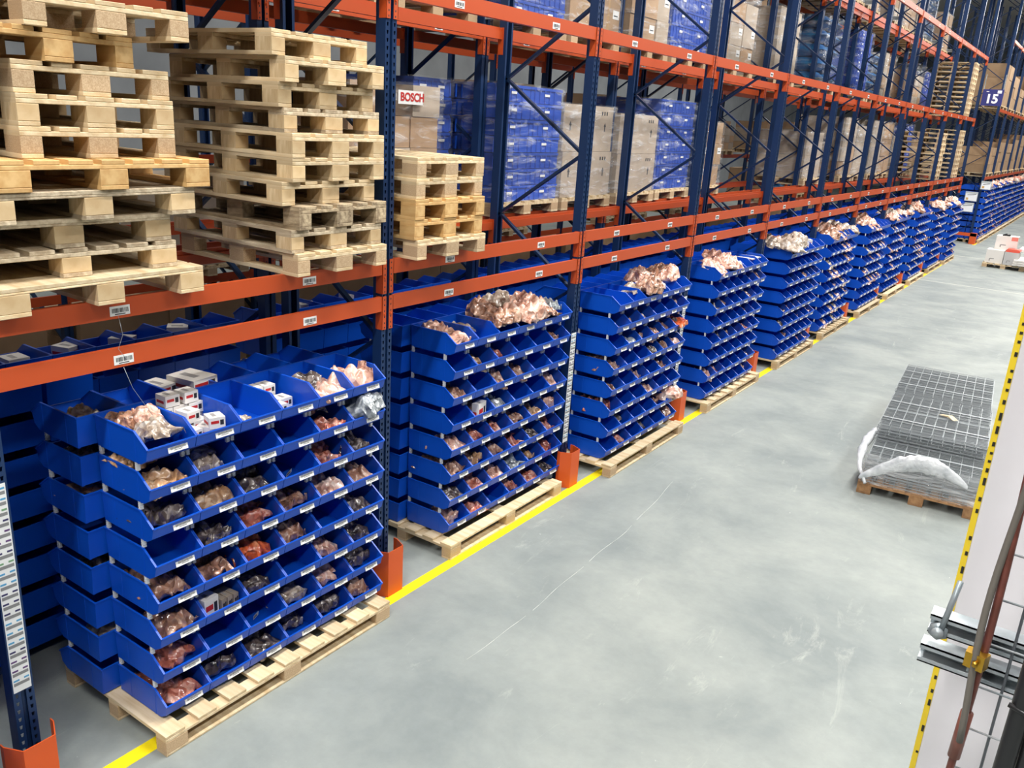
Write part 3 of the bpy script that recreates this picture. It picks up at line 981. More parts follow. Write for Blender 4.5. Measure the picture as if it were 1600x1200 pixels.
for si, (bx, y0) in enumerate(STK):
    px, py, pw, pd = PAL[si]
    pallet(px, py, 0, 'long floor pallet under the %s of blue bins from the left' % SN[si], 'floor pallets under the bin stacks', 'new', w=pw, d=pd, style=PST[si], far=si > 4)
    codes = stack_codes(si)
    near = si < 5
    for lv in range(8):
        z = .150 + PITCH * lv
        for co in range(6):
            y = y0 + .155 + .31 * co
            if near:
                c = codes[7 - lv][co]
                adj = 'empty' if c == '_' else 'part-filled'
                place_bin(bx, y, z, 1, '%s blue storage bin, %s level, %s column of the %s from the left' % (adj, LVN[lv], CLN[co], SN[si]), 'front bins of the %s' % SN[si], clips=(lv < 7 and si < 4), back=(co == 0 and si < 3))
                if not (lv == 7 and si > 0): fill(c, bx, y, z, si, lv, co)
            else:
                stuff_bin(bx, y, z, 1, lv < 7)
                if rc.random() < .3: FARB.append((bx + .36, y, z + .01))
            # rear row, facing away, shifted a little to the left
            y2 = y - .10
            if si < 1 and (co == 0 or lv == 7) or (si == 1 and co == 0) or (si == 2 and co == 0 and lv == 7):
                place_bin(bx - .008, y2, z, -1, 'blue storage bin facing away, %s level, %s column, rear half of the %s' % (LVN[lv], CLN[co], SN[si]), 'rear bins of the %s' % SN[si], clips=(co == 0 and lv < 7), lab=False)
            else:
                stuff_bin(bx - .008, y2, z, -1)
    # goods in the gaps of the rear column near side
    if si == 0:
        for lv in range(1, 8):
            if lv in (2, 4): continue
            bag(bx - .22, y0 + .05, .16 + PITCH * lv + .03, 'dcb'[lv % 3], '%s bag in the %s-level rear bin at the left end of the nearest stack' % (BAGWORD['dcb'[lv % 3]], LVN[lv]), 'bags in rear bins', .9, rr=rc)

ZT = .150 + PITCH * 7
# heaps over the open top rows
def heap(si, cols, code, n, lab, zoff=.06, sc=1.0, xr=(.08, .42)):
    bx, y0 = STK[si]
    for k in range(n):
        c = cols[k % len(cols)]
        x = bx + rc.uniform(*xr); y = y0 + .155 + .31 * c + rc.uniform(-.1, .1)
        cd = rc.choice(code)
        bag(x, y, ZT + zoff + rc.uniform(0, .07) * (1 if x < bx + .3 else .3), cd, '%s bag, %s in the heap on the top bins of the %s' % (BAGWORD[cd], ORD[k] if k < 20 else 'last', SN[si]), 'bags heaped on ' + SN[si], sc, rc.uniform(-.2, .3), heap=rc.random() < .55, rr=rc, tagp=.3)

bag(STK[1][0] + .34, STK[1][1] + .16, ZT + .05, 'p', 'flat pink copper bag filling the top nearest bin of the second stack', 'bags heaped on second stack', .98, .05, .05, rr=rc)
bag(STK[1][0] + .12, STK[1][1] + .15, ZT + .1, 'p', 'pink bag at the back of the top nearest bin of the second stack', 'bags heaped on second stack', .85, .1, 0, rr=rc)
bag(STK[1][0] + .18, STK[1][1] + .46, ZT + .06, 'c', 'clear bag in the top second bin of the second stack', 'bags heaped on second stack', .95, .1, 0, rr=rc)
heap(1, [2, 3, 4, 2, 3, 4, 3], 'ppcpb', 14, '', .10, .95)
bag(STK[1][0] + .30, STK[1][1] + 1.7, ZT + .08, 'g', 'silver grey bag in the top farthest bin of the second stack', 'bags heaped on second stack', .95, .1, 0, rr=rc)
heap(2, [2, 3, 4, 5, 3], 'pppcb', 9, '', .09, 1.0)
heap(3, [0, 1, 2, 1], 'pppp', 8, '', .08, 1.0)
tag(white_box(STK[3][0] + .25, STK[3][1] + 1.62, ZT + .14, (.30, .36, .012), 'white paper sheaf lying over the top far bins of the fourth stack', 'loose papers'), None)
heap(4, [0, 0, 1, 1, 2], 'ccpc', 9, '', .12, 1.2)
for k in range(6):
    white_box(STK[4][0] + .12 + .1 * (k % 3), STK[4][1] + .9 + .2 * (k // 2), ZT + .10 + .03 * (k % 2), (.16, .14, .09), 'white packet, %s on the top bins of the fifth stack' % ORD[k], 'white packets on fifth stack', rc.uniform(0, 1))
for si in range(5, 11):
    heap(si, [0, 1, 2, 3, 4, 5] if si % 2 else [0, 1, 2], 'ppcb', 6, '', .08, 1.15)
# bags poking out of far stacks
for si in range(5, 11):
    bx, y0 = STK[si]
    for k in range(2):
        lv, co = divmod((k * 5 + si * 3) % 42, 6)
        cd = rc.choice('pprbbc')
        bag(bx + .36, y0 + .155 + .31 * co, .155 + PITCH * lv, cd, '%s bag poking out %s level, %s column, %s' % (BAGWORD[cd], LVN[lv], CLN[co], SN[si]), 'bags in far bins', .95, .2, rr=rc, tagp=0)
# two white cartons on the rear tops of the nearest stack
white_box(STK[0][0] - .20, STK[0][1] + .78, ZT + .12, (.24, .20, .085), 'larger white carton lying on the rear top bins of the nearest stack', 'cartons on the rear tops', .15)
white_box(STK[0][0] - .30, STK[0][1] + .60, ZT + .11, (.18, .14, .06), 'smaller white carton beside the larger one on the rear top bins', 'cartons on the rear tops', .2)
white_box(STK[1][0] + .2, STK[1][1] + .48, .150 + PITCH * 4 + .0, (.10, .10, .15), 'white carton in a mid-height bin of the second stack', 'cartons in second stack')
white_box(STK[1][0] + .42, STK[1][1] + .47, .150 + PITCH * 4 + .01, (.07, .15, .17), 'white printed carton standing at the lip of a fifth-level bin, second stack', 'cartons in second stack', .2)
bag(STK[2][0] + .43, STK[2][1] + 1.72, .16 + PITCH * 5 + .03, 'o', 'bright orange bag in the sixth-level farthest bin of the third stack', 'bright bags', 1.1, .2, .2, rr=rc)
bag(STK[2][0] + .45, STK[2][1] + 1.70, .16 + PITCH * 1 + .05, 'p', 'pale bag hanging out of the second-level farthest bin, third stack', 'bright bags', 1.4, .2, .2, rr=rc)

mb = MB(); mb.prism([(0, 0), (.02, .0), (.20, .17), (.16, .22), (.0, .10)], 'y', 0, .03, PAPER)
tag(build(mb, 'white_folder', loc=(-.42, 5.38, ZT + .0), rot=(.1, .1, -.5)), 'white folder leaning behind the far end of the second stack', 'folder')
for lv in range(8):
    for co in range(6):
        stuff_bin(-.245, -2.15 + .155 + .31 * co, .15 + PITCH * lv, 1); stuff_bin(-.26, -2.2 + .155 + .31 * co, .15 + PITCH * lv, -1)
# second-row floor stacks, backs towards the camera
for bay in range(-1, 11):
    ys = BAY * bay + .16
    for co in range(8):
        y = ys + .155 + .31 * co
        for lv in range(8):
            z = .150 + PITCH * lv
            if bay in (0, 1) and lv >= 6 and NB[0] < 283:
                place_bin(-1.5, y, z, -1, 'shaded blue bin seen from behind, %s level, %s column, second-row %s bay' % (LVN[lv], ORD[co], ORD[bay]), 'shaded bins of the second row', clips=False, lab=False)
            else: stuff_bin(-1.5, y, z, -1)
    if bay > -1:
        pallet(-1.42, ys + 1.1, 0, 'shaded floor pallet under second-row bins, %s bay' % ORD[bay], 'second row floor pallets', 'old', w=2.1, d=1.1, style='long', far=True)
mb = MB(); mb.tube([(.02, 1.0 - .30, 2.6), (.03, .71, 2.5), (.01, .69, 2.42), (.03, .72, 2.36)], .0012, STEEL, 5)
mb.tube([(.03, .70, 2.32), (.05, .73, 2.2), (.04, .79, 2.1), (.06, .84, 2.0)], .0012, STEEL, 5)
tag(build(mb, 'loose_wire'), 'thin loose wire dangling from the lowest beams by the left labels', 'wire')
# nearer shaded stack at the far left
for co in range(3):
    for lv in range(8):
        z = .13 + .2366 * lv - (.03 if co == 0 else 0)
        y = .30 + .335 * co
        if lv > 0 and co < 2 and NB[0] < 300:
            place_bin(-1.07, y, z, -1, 'dark blue bin seen from behind at the left edge, %s level, %s column' % (LVN[lv], 'nearer' if co == 0 else 'farther'), 'shaded bins at the left edge', clips=False, lab=False)
        else: stuff_bin(-1.07, y, z, -1)
for k, (x, y) in enumerate(((-1.75, .95), (-1.8, 1.35), (-1.75, 1.75), (-1.78, 2.25), (-1.76, 3.6), (-1.8, 4.2))):
    white_box(x, y, ZT + .06, (.16, .14, .09), 'white packet in the shaded top bins behind the first beams, %s from the left' % ORD[k], 'white packets in second-row bins', .3 * k)
# far block stacks
for k in range(10):
    ys = 36.75 + BAY * k
    for co in range(8):
        for lv in range(9):
            stuff_bin(-.28, ys + .155 + .31 * co, .15 + PITCH * lv, 1, True)
            if rc.random() < .25: FARB.append((.08, ys + .155 + .31 * co, .16 + PITCH * lv))
            if k == 0: stuff_bin(-.29, ys + .155 + .31 * co, .15 + PITCH * lv, -1)
    pallet(.3, ys + 1.25, 0, 'long floor pallet beyond the cross aisle, %s from the gap' % ORD[k], 'far block floor pallets', 'new', w=2.5, d=1.1, style='long', far=True)
    for j in range(2):
        cd = rc.choice('pprbc')
        bag(-.28 + rc.uniform(.2, .42), ys + rc.uniform(.1, 2.4), .15 + PITCH * 8 + .1 if j < 3 else .18 + PITCH * rc.randrange(7), cd, '%s bag on the far block bins, bay %s, %s' % (BAGWORD[cd], ORD[k], ORD[j]), 'bags beyond the cross aisle', 1.6, .2, rr=rc, tagp=0)
lo = []
for k in range(3):
    me_ = bag_mesh(500 + k, .30, .25, .12, .3, 12)
    v_ = np.zeros(len(me_.vertices) * 3); me_.vertices.foreach_get('co', v_)
    lo.append((v_.reshape(-1, 3), [list(p.vertices) for p in me_.polygons]))
    bpy.data.meshes.remove(me_)
items = []
for q, (x, y, z) in enumerate(FARB):
    v_, f_ = lo[q % 3]; c = rc.choice((1, -1))
    items.append(((v_, f_, [rc.choice((0, 0, 1, 2))] * len(f_)), ((c, 0, 0, x), (0, c, 0, y), (0, 0, 1, z), (0, 0, 0, 1))))
tag(obj('plastic_bag_mass', merged('plastic_bag_mass', items, [BAGM['p'], BAGM['b'], BAGM['c']])), 'remaining small plastic bags lying in the bins of the distant stacks', 'plastic bags', kind='stuff')
so = obj('storage_bin_mass', merged('storage_bin_mass', STUFF, [BLUE, PAPER, CLIP]))
tag(so, 'remaining blue storage bins of the shaded rear rows and distant stacks', 'storage bins', kind='stuff')

# ------------------------------------------------------------------ pallet loads in the second row
_film = {}
def film_shell(parent, x0, x1, y0, y1, z0, z1, m=FILM, seed=0):
    rr = np.random.RandomState(seed + 5)
    N, K = 40, 9
    V, F = [], []
    for k in range(K):
        z = z0 + (z1 - z0) * k / (K - 1)
        for i in range(N):
            t = i / N * 4; s = int(t); q = t - s
            c = [(x1, y0), (x1, y1), (x0, y1), (x0, y0)]
            p0, p1 = c[s], c[(s + 1) % 4]
            x = p0[0] + (p1[0] - p0[0]) * q; y = p0[1] + (p1[1] - p0[1]) * q
            j = rr.uniform(-.004, .012)
            x += j * (1 if x > (x0 + x1) / 2 else -1); y += j * (1 if y > (y0 + y1) / 2 else -1)
            V.append((x, y, z + rr.uniform(-.008, .008)))
    for k in range(K - 1):
        for i in range(N):
            i2 = (i + 1) % N; F.append((k * N + i, k * N + i2, (k + 1) * N + i2, (k + 1) * N + i))
    mb = MB(); mb.add(V, F, m, True)
    return build(mb, 'stretch_film', parent)


ARROWC = INK
def load(kind, x, y0, y1, z, h, label, group, detail=True, film=True, d=1.1, plab='', seed=0):
    """load on its own pallet, front plane x, y0..y1, base z, load height h"""
    w = y1 - y0; yc = (y0 + y1) / 2
    rr = random.Random(seed * 13 + 1)
    pallet(x + .03, yc, z, plab, 'pallets in the second rack row', 'new', w=round(w, 2), d=1.2, style='euro', far=True)
    zb = .146
    e = empty('pallet_load', (x, yc, z + zb), label, 'pallet load', group)
    if kind in ('cartons', 'mixed', 'bigbox'):
        m = CARTON if kind != 'bigbox' else CARTON2
        rows = {'cartons': 3, 'mixed': 4, 'bigbox': 2}[kind]
        colsn = {'cartons': 2, 'mixed': 3, 'bigbox': 1}[kind]
        rh = h / rows
        for a in range(rows):
            off = rr.uniform(-.03, .03)
            for b in range(colsn):
                cw = w / colsn
                if kind == 'mixed' and a == rows - 1 and b == rr.randrange(3): continue
                dx = rr.uniform(-.03, 0)
                mb = MB(); X0, X1 = -d, 0; ml = None
                mb.box(X0, X1, 0, cw - .006, 0, rh - .004, rr.choice((CARTON, CARTON2)) if kind == 'mixed' else m)
                if detail:
                    TAPE = mat('parcel_tape', srgb(170, 138, 98), .3)
                    mb.box(0, .0008, cw / 2 - .025, cw / 2 + .025, 0, rh - .004, TAPE) if kind == 'cartons' else None
                    if kind == 'bigbox':
                        for q in (.16, cw - .2):
                            mb.add([(.001, q - .03, rh * .55), (.001, q + .03, rh * .55), (.001, q, rh * .55 + .05)], [(0, 1, 2)], INK)
                            mb.box(0, .001, q - .012, q + .012, rh * .55 - .06, rh * .55, INK)
                        for q in range(3): mb.box(0, .001, cw - .3 + q * .06, cw - .27 + q * .06, rh * .8, rh * .88, INK)
                    if kind in ('mixed', 'cartons') and rr.random() < .5:
                        ml = MB()
                        ml.box(.0008, .0016, cw - .18, cw - .03, rh * .5, rh * .5 + .10, PAPER)
                        ml.box(.0016, .002, cw - .16, cw - .06, rh * .5 + .03, rh * .5 + .045, INK)
                co_ = build(mb, 'carton', e, loc=(dx + off * 0, -w / 2 + b * cw + off * .3, a * rh))
                if ml: tag(build(ml, 'shipping_label', co_), 'white shipping label')
    elif kind in ('trays', 'dark'):
        n = 7; rh = h / n
        for a in range(n):
            key = ('tray', round(w, 2), round(rh, 3))
            if key not in _wb:
                mb = MB()
                for c in range(2):
                    y_ = -w / 2 + c * w / 2
                    mb.box(-d, -.01, y_ + .006, y_ + w / 2 - .006, 0, rh - .035, BLUE2)
                    mb.box(-d, 0, y_ + .002, y_ + w / 2 - .002, rh - .035, rh - .006, BLUE2)
                    mb.box(.0, .001, y_ + w / 4 - .05, y_ + w / 4 + .05, rh * .45, rh * .6, PAPER)
                    for q in range(5): mb.box(-.01, -.002, y_ + .08 + q * .1, y_ + .1 + q * .1, .01, rh - .035, BLUE2)
                _wb[key] = mb.mesh('tray')
            obj('tray', _wb[key], e, (rr.uniform(-.02, .0), rr.uniform(-.012, .012), a * rh))
    elif kind == 'sacks':
        n = 5
        for a in range(n):
            for c in range(2):
                mb = MB(); N = 10
                rh = h / n * 1.15
                V, F = [], []
                for i in range(N):
                    for j in range(N):
                        u_, v_ = i / (N - 1) * 2 - 1, j / (N - 1) * 2 - 1
                        t = (1 - abs(u_) ** 3) ** .5 * (1 - abs(v_) ** 3) ** .5
                        V.append((-d / 2 + u_ * d / 2, v_ * w / 4, rh / 2 + t * rh / 2 * rr.uniform(.85, 1.05)))
                for i in range(N):
                    for j in range(N):
                        u_, v_ = i / (N - 1) * 2 - 1, j / (N - 1) * 2 - 1
                        t = (1 - abs(u_) ** 3) ** .5 * (1 - abs(v_) ** 3) ** .5
                        V.append((-d / 2 + u_ * d / 2, v_ * w / 4, rh / 2 - t * rh / 2))
                for i in range(N - 1):
                    for j in range(N - 1):
                        q = i * N + j
                        F.append((q, q + N, q + N + 1, q + 1)); q += N * N; F.append((q, q + 1, q + N + 1, q + N))
                mb.add(V, F, TEAL, True)
                build(mb, 'sack', e, loc=(0, -w / 4 + c * w / 2, a * h / n))
    if film: film_shell(e, -d - .015, .015, -w / 2 - .015, w / 2 + .015, .0, h + .01, FILM, seed)
    return e


ZC = LZ['C'] + BH; ZD = LZ['D'] + BH
# A level, read from the photograph
specs = [
    ('mixed', -1.28, 3.70, 4.88, ZA, 1.12, 'brown cartons with a printed label behind the short pallet stack'),
    ('dark', -1.62, 4.91, 5.48, ZA, 1.22, 'dark film-wrapped blue trays behind the third upright, in shade'),
    ('trays', -1.20, 5.70, 7.00, ZA, 1.22, 'bright blue trays in shiny stretch film seen through the third upright'),
    ('bigbox', -1.20, 7.08, 8.28, ZA, 1.08, 'large tan cartons in clear film with black up arrows'),
    ('bigbox', -1.24, 8.52, 9.66, ZA, 1.02, 'big light-brown cartons in film right of the fourth upright'),
    ('trays', -1.28, 9.80, 11.0, ZA, 1.26, 'stacked blue trays with white labels, left of the fifth upright'),
    ('cartons', -1.3, 11.35, 12.3, ZA, 1.0, 'cream cartons wrapped in film right of the fifth upright'),
    ('trays', -1.22, 5.75, 6.95, ZC, 1.3, 'blue film-wrapped trays on the middle level above the shiny blue load'),
    ('cartons', -1.22, 7.05, 8.2, ZC, 1.35, 'grey-brown cartons on the middle level beside the blue trays'),
    ('mixed', -1.24, 8.55, 9.65, ZC, 1.45, 'tall brown cartons on the middle level with a yellow label'),
    ('trays', -1.24, 9.78, 11.05, ZC, 1.40, 'dark blue labelled trays on the middle level beside the fifth upright'),
    ('mixed', -1.24, 11.4, 13.0, ZC, 1.3, 'brown cartons with big white labels on the middle level'),
    ('cartons', -1.3, 2.95, 4.1, ZC, 1.2, 'wrapped cartons on the middle level above the short stack'),
    ('cartons', -1.3, 4.2, 5.4, ZC, 1.2, 'wrapped brown cartons on the middle level left of the third upright'),
]
for k, (kd, x, a, b, z, h, lab) in enumerate(specs):
    load(kd, x, a, b, z, h, lab, 'wrapped loads in the second row', seed=k, plab='pallet carrying the ' + ' '.join(lab.split()[:9]))
# cartons label with lettering on the brown cartons
mb = MB(); mb.box(0, .003, -.17, .17, -.06, .06, PAPER)
lb = build(mb, 'carton_label', loc=(-1.245, 4.42, ZA + 1.15)); tag(lb, 'white label with red lettering on the brown carton behind the pallets', 'label')
tcu = bpy.data.curves.new('lettering', 'FONT'); tcu.body = 'BOSCH'; tcu.size = .10; tcu.extrude = .001; tcu.offset = .003; tcu.align_x = 'CENTER'; tcu.align_y = 'CENTER'
to = bpy.data.objects.new('tmp_text', tcu); COL.objects.link(to); bpy.context.view_layer.update()
dg = bpy.context.evaluated_depsgraph_get()
tme = bpy.data.meshes.new_from_object(to.evaluated_get(dg)); tme.materials.clear(); tme.materials.append(RED); bpy.data.objects.remove(to)
tag(obj('lettering', tme, lb, (.005, .02, 0), (PI / 2, 0, PI / 2)), 'red printed lettering')

for k, (a, b, z, hh) in enumerate(((-2.65, -1.45, ZA, 1.3), (-1.35, -.12, ZA, 1.35), (-2.65, -1.45, ZC, 1.3), (-1.35, -.15, ZC, 1.3), (.12, 1.35, ZC, 1.3), (1.45, 2.7, ZC, 1.3))):  # unseen carton loads, added so the shelves here cast shade into the rack
    load('cartons', .06, a, b, z, hh, 'unseen brown cartons added to shade the rack past left or top edge, %s of six' % ORD[k], 'unseen loads added to shade the front rack', detail=False, seed=70 + k, plab='pallet of the %s unseen carton load added for shade' % ORD[k])
for lv in 'BAC': beam(.003, -BAY, LZ[lv], 'orange front beam left of the first upright, %s level' % LEVELN[lv], 'front rack face beams')
beam(.003, 0, LZ['C'], 'orange front beam above the tall pallet stacks', 'front rack face beams')
frame(0, -BAY, 'blue upright of the front racking beyond the left edge', 'front rack uprights')
rl = random.Random(4)
look = {'cartons': 'brown cartons', 'bigbox': 'large grey-brown boxes', 'trays': 'blue trays', 'mixed': 'mixed cartons', 'sacks': 'turquoise film sacks'}
n = 20
for lvn, z in (('second-lowest', ZA), ('middle', ZC), ('upper', ZD)):
    for bay in range(4, 11):
        for h_ in (0, 1):
            if bay == 4 and lvn != 'upper': continue
            if rl.random() < (.45 if lvn == 'second-lowest' and bay < 6 else .22): continue
            kd = rl.choice(['cartons', 'bigbox', 'mixed', 'cartons', 'sacks', 'trays'])
            y0 = BAY * bay + .12 + 1.32 * h_
            n += 1
            load(kd, -1.25, y0, y0 + 1.2, z, rl.uniform(.9, 1.45), '%s in film, %s level, %s half of the %s second-row bay' % (look[kd], lvn, 'left' if h_ == 0 else 'right', ORD[bay]), 'far loads of the second row', detail=False, seed=n, plab='pallet under %s, %s level, %s half, %s bay' % (look[kd], lvn, 'left' if h_ == 0 else 'right', ORD[bay]))
for bay in range(0, 12):
    y0 = BAY * bay + .7
    n += 1
    load('cartons', -5.6, y0, y0 + 2.4, 0, .95, 'row of brown cartons on the floor across the next aisle, %s bay from the left' % ORD[bay], 'loads across the next aisle', detail=False, film=False, seed=n, plab='pallet on the floor across the next aisle, %s bay' % ORD[bay])
    for z, nn in ((1.41, 'low'), (3.01, 'middle'), (4.81, 'high'), (6.61, 'top')):
        if rl.random() < .12: continue
        kd = rl.choice(['cartons', 'bigbox', 'mixed', 'sacks', 'cartons'])
        y0 = BAY * bay + .6 + rl.choice((.12, 1.4))
        n += 1
        load(kd, -5.65, y0, y0 + 1.2, z, rl.uniform(.8, 1.2), '%s across the next aisle, %s shelf, %s bay from the left' % (look[kd], nn, ORD[bay]), 'loads across the next aisle', detail=False, film=False, seed=n, plab='pallet across the next aisle, %s shelf, %s bay' % (nn, ORD[bay]))
# tall stacks of empty pallets far down the second row
for c, (y, z, m_) in enumerate(((26.2, ZA, 9), (29.6, ZC, 11), (29.6, ZA, 10))):
    for k in range(m_):
        pallet(-.1, y, z + .146 * k, 'distant pale pallet %s in the %s far stack' % (ORD[k], ORD[c]), 'distant pallet stack ' + ORD[c], 'new', far=True, rz=math.radians(rl.uniform(-2, 2)))
for k in range(9):
    kd = rl.choice(['cartons', 'mixed', 'sacks']); n += 1
    for z, nn in ((2.56, 'lower'), (5.11, 'upper')):
        load(kd, -.05, 36.8 + BAY * k, 39.2 + BAY * k, z, rl.uniform(.9, 1.8), '%s beyond the cross aisle, %s shelf, %s bay' % (look[kd], nn, ORD[k]), 'loads beyond the cross aisle', detail=False, film=False, seed=n, plab='pallet beyond the cross aisle, %s shelf, %s bay' % (nn, ORD[k]))

# ------------------------------------------------------------------ pile of wire mesh decks on a pallet
def deck_mesh(w, l):
    mb = MB(); t = .0045
    y = 0
    while y <= l + .001: mb.box(-w / 2, w / 2, y - t / 2, y + t / 2, 0, t, WIREM); y += .05
    n_ = int(round(w / .11))
    for i in range(n_ + 1):
        x = -w / 2 + w * i / n_
        mb.box(x - t / 2, x + t / 2, 0, l, t, 2 * t, WIREM)
        mb.box(x - t / 2, x + t / 2, -t, 0, -.03, 2 * t, WIREM); mb.box(x - t / 2, x + t / 2, l, l + t, -.03, 2 * t, WIREM)
    for yy in (-t, l): mb.box(-w / 2, w / 2, yy, yy + t, -.032, -.026, WIREM)
    for q in (.25, .5, .75): mb.box(-w / 2, w / 2, l * q - .02, l * q + .02, -.012, 0, WIREM)
    return mb.mesh('wire_mesh_deck')


D1 = deck_mesh(1.12, 1.5)
PZ = math.radians(5.0)
def along(s, off=0):      # point s metres back along the pile's own axis
    return (3.20 - math.sin(PZ) * s + math.cos(PZ) * off, 7.66 + math.cos(PZ) * s + math.sin(PZ) * off)
px_, py_ = along(.62)
wood_new = pallet(0, 0, 0, 'brown timber pallet under the pile of wire mesh decks', None, 'brown', w=1.2, d=1.2, style='euro')
wood_new.location = (*along(0), 0); wood_new.rotation_euler = (0, 0, PZ - PI / 2)
p2 = pallet(0, 0, 0, 'second timber pallet hidden further back under the mesh decks', None, 'resin', w=1.2, d=1.2, style='euro')
p2.location = (*along(2.6), 0); p2.rotation_euler = (0, 0, PZ - PI / 2)
nd = 0
def decks(s0, z0, n_, dz, name, jit=.02):
    global nd
    for k in range(n_):
        x, y = along(s0 + rl.uniform(-jit, jit), rl.uniform(-jit, jit))
        o = obj('wire_mesh_deck', D1, None, (x, y, z0 + dz * k), (0, 0, PZ + rl.uniform(-.008, .008)))
        tag(o, 'grey wire mesh shelf deck, %s from the bottom of the %s tier' % (ORD[k], name), 'mesh deck', 'mesh decks of the %s tier' % name)
decks(.0, .178, 9, .034, 'nearest')
decks(.62, .49, 5, .034, 'middle')
decks(2.35, .178, 14, .034, 'farthest')
mb = MB()
mb.prism([(-.11, 0), (.02, .03), (.11, .0), (.02, .012)], 'y', -.035, .035, WOOD)
x, y = along(1.4, .12)
tag(build(mb, 'wood_offcut', loc=(x, y, .645), rot=(0, 0, -.6)), 'small folded pale card scrap on the mesh decks', 'scrap')
# loose white film over the front of the pile
N, K = 44, 12
rr = np.random.RandomState(8); V, F = [], []
for i in range(N):
    s = i / (N - 1)
    w_ = .025 + .095 * math.sin(PI * s) ** .8
    cx = -.60 + 1.05 * s; cz = .20 + .29 * math.sin(PI * min(1, s * .82)) ; cs = -.06 + .05 * math.sin(PI * s)
    for k in range(K):
        t = 2 * PI * k / K
        rj = w_ * (.75 + .4 * rr.rand())
        X, Y = along(cs + .38 * rj * math.cos(t), cx)
        V.append((X, Y, max(.15, cz + rj * .9 * math.sin(t))))
for i in range(N - 1):
    for k in range(K):
        k2 = (k + 1) % K; F.append((i * K + k, (i + 1) * K + k, (i + 1) * K + k2, i * K + k2))
F += [tuple(range(K)), tuple((N - 1) * K + k for k in range(K - 1, -1, -1))]
mb = MB(); mb.add(V, F, FILMW, True)
fo = build(mb, 'bunched_film'); tag(fo, 'bunched white stretch film draped across the front of the mesh pile', 'plastic film')
sub = fo.modifiers.new('s', 'SUBSURF'); sub.levels = 1; sub.render_levels = 1
fe = empty('film_wrap', (*along(0), .15), 'clear film wrapped around the foot of the mesh pile', 'plastic film', rz=PZ)
film_shell(fe, -.58, .58, -.045, 1.3, 0, .34, FILM2, 3)
# white film bulge at the left front corner
mb = MB()
rq = random.Random(6)
arc = [(*along(.9 - 1.0 * t, -.58 - .07 * math.sin(PI * t) + .06 * max(0, t - .8) * 5), .47 - .30 * t ** 1.6 + rq.uniform(-.012, .012)) for t in [k / 16 for k in range(17)]]
mb.tube(arc, [.018 + .035 * math.sin(PI * min(1, .15 + k / 17)) * rq.uniform(.6, 1.2) for k in range(17)], FILMW, 9)
tag(build(mb, 'film_roll_edge'), 'twisted rope of white film hanging at the left corner of the mesh pile', 'plastic film')

# ------------------------------------------------------------------ pallet of white units far down the aisle
P0 = (1.75, 29.9)
e = pallet(1.95, 30.3, 0, 'low pallet carrying white cartons far down the aisle', None, 'new', w=1.2, d=1.0, far=False)
e.rotation_euler = (0, 0, -PI / 2); e.location = (1.85, 29.5, 0)
def carton_far(x, y, z, dx, dy, dz, lab, m=WHITEBOX, red=False):
    mb = MB(); mb.box(0, dx, 0, dy, 0, dz, m)
    GR = mat('print_grey', srgb(150, 146, 144), .6)
    mb.box(dx * .25, dx * .5, -.002, 0, dz * .3, dz * .36, GR); mb.box(dx * .22, dx * .28, -.002, 0, dz * .15, dz * .32, GR)
    if red: mb.box(dx * .7, dx, -.003, -.001, dz * .7, dz, mat('pale_red', srgb(226, 130, 116), .5))
    return tag(build(mb, 'white_carton', loc=(x, y, z)), lab, 'carton', 'white cartons down the aisle')
carton_far(1.30, 29.55, .146, .5, .6, .42, 'white carton at the left end of the distant pallet')
carton_far(1.45, 30.0, .57, .62, .5, .42, 'white carton standing on top with a red corner', red=True)
carton_far(1.82, 29.5, .146, .4, .75, .40, 'grey-white carton in the middle of the distant pallet', mat('carton_grey_white', srgb(190, 188, 186), .6))
for k in range(3):
    carton_far(2.1 + .01 * k, 29.3, .18 + .06 * k, .5, 1.2, .05, 'flat white panel, %s of three leaning at the right of the distant pallet' % ORD[k])
mb = MB(); mb.prism([(0, 0), (.38, 0), (.42, .05), (.36, .09), (.04, .09)], 'y', 0, .4, mat('cloth_red', srgb(226, 92, 72), .6))
tag(build(mb, 'red_cover', loc=(1.82, 29.55, .55)), 'red cover lying on the middle carton of the distant pallet', 'cover')
mb = MB(); mb.tube([(0, 0, 0), (.1, .03, .05), (.22, 0, .02), (.3, .02, 0)], [.03, .09, .07, .03], WHITE, 8)
tag(build(mb, 'white_bag', loc=(2.15, 29.9, .60)), 'small white bag on the distant cartons', 'bag')
mb = MB(); mb.tube([(0, 0, 0), (.1, .03, .03), (.22, 0, .02)], [.02, .04, .03], CABLE, 8)
tag(build(mb, 'black_strap', loc=(1.6, 30.1, 1.0)), 'short black strap on the topmost distant carton', 'strap')

# ------------------------------------------------------------------ white wall edge, mesh tray and pipes at the right
YP = .36
XE = 4.105
mb = MB(); mb.box(XE, 4.9, YP, YP + .16, 0, 5.2, SHEET)
tag(build(mb, 'wall_right'), kind='structure')
TB = mat('tape_black', srgb(40, 38, 34), .5); TY = mat('tape_yellow', srgb(240, 208, 48), .5)
mb = MB(); mb.box(-.007, .006, -.0022, -.0006, 0, 5.2, TY)
rt = random.Random(2); z = 1.2
while z < 3.7:
    L_ = rt.choice((.006, .010, .018)); mb.box(-.001, .005, -.0032, -.0021, z, z + L_, TB); z += L_ + rt.choice((.014, .02, .03, .06))
tag(build(mb, 'edge_tape', loc=(XE, YP, 0)), 'yellow and black measuring tape running up the white wall edge', 'tape')
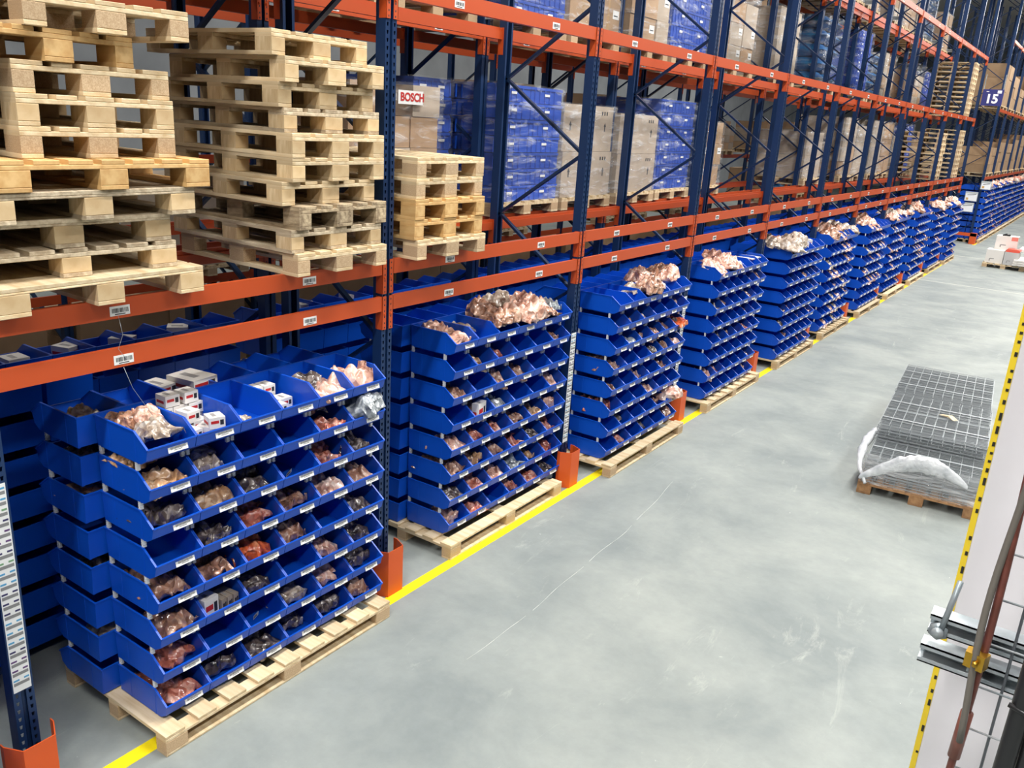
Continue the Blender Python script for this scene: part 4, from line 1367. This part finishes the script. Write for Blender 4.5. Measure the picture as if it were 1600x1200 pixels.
# mesh cable tray
YM = .02
e = empty('wire_cable_tray', (4.26, YM, 0), 'galvanised wire mesh cable tray running up the white wall', 'cable tray')
mb = MB(); z = 1.6
while z < 4.2:
    mb.tube([(-.075, 0, z), (.4, 0, z)], .0025, STEEL, 6); z += .1
build(mb, 'cross_wires', e)
mb = MB()
for x in (-.02, .08, .18, .28): mb.tube([(x, .006, 1.5), (x, .006, 4.3)], .0028, mat('wire_dark', srgb(110, 114, 120), .4, metal=.6), 6)
build(mb, 'long_wires', e)
# strut channels
def strut(z, y, x0, lab):
    mb = MB(); h = .041
    mb.box(0, .7, 0, .003, 0, h, STEEL)
    mb.box(0, .7, -.04, 0, h - .003, h, STEEL); mb.box(0, .7, -.04, 0, 0, .003, STEEL)
    mb.box(0, .7, -.04, -.037, h - .010, h, STEEL); mb.box(0, .7, -.04, -.037, 0, .010, STEEL)
    tag(build(mb, 'strut_channel', loc=(x0, y, z)), lab, 'channel', 'strut channels')
strut(2.765, .09, 4.085, 'upper galvanised strut channel across the white wall')
strut(2.70, .075, 4.08, 'lower galvanised strut channel across the white wall')
mb = MB(); mb.tube([(0, 0, 0), (0, .006, 0)], .02, STEEL, 6); mb.tube([(0, -.012, 0), (0, 0, 0)], .012, STEEL, 12); mb.tube([(0.004, 0, 0), (.018, 0.01, .12)], .006, STEEL, 8)
tag(build(mb, 'threaded_rod', loc=(4.105, .045, 2.775)), 'threaded rod and nut clamping the strut channel end', 'rod')
# copper-brown hose with grey conduit twisted round
def wav(x, y, z0, z1, amp, ph, n=40, sl=0):
    return [(x + amp * math.sin(k / n * 16 + ph) + sl * (k / n), y + amp * math.cos(k / n * 16 + ph), z0 + (z1 - z0) * k / n) for k in range(n + 1)]
mb = MB(); mb.tube(wav(4.190, -.02, 1.5, 4.3, .004, 0), .0075, HOSE, 10)
tag(build(mb, 'brown_hose'), 'brown hose hanging down in front of the white wall', 'hose')
mb = MB(); mb.tube(wav(4.186, -.035, 2.60, 4.3, .007, 2), .0065, HOSEG, 10)
tag(build(mb, 'grey_hose'), 'grey hose twisted around the brown hose', 'hose')
mb = MB(); mb.prism([(-.02, -.012), (.014, -.018), (.022, .006), (.004, .02), (-.018, .012)], 'z', 0, .032, BRASS); mb.tube([(-.008, 0, -.016), (-.008, 0, .0)], .004, STEEL, 8); mb.tube([(.0, -.014, .016), (.0, -.026, .016)], .006, BRASS, 6)
tag(build(mb, 'brass_clamp', loc=(4.184, -.03, 2.77)), 'brass clamp joining the hose below the strut channel', 'clamp')
mb = MB(); mb.tube(wav(4.268, -.16, 1.5, 4.3, .002, 0), .016, CABLE, 12); mb.tube(wav(4.292, -.15, 1.5, 4.3, .003, 1), .010, CABLE, 10)
mb.tube([(4.25, -.17, 2.80), (4.30, -.175, 2.79), (4.31, -.15, 2.79)], .005, CABLE, 8)
tag(build(mb, 'black_cable_bundle'), 'thick black cable bundle at the right edge with a tie', 'cable')
mb = MB(); mb.tube([(4.189, -.02, 2.55), (4.192, -.02, 2.66)], .012, mat('copper_end', srgb(150, 96, 84), .35, metal=.4), 12)
tag(build(mb, 'hose_sleeve'), 'rounded sleeve on the brown hose at the lower right', 'sleeve')


print('bins', NB[0], 'bags', NBAG[0], 'objects', len(bpy.data.objects))
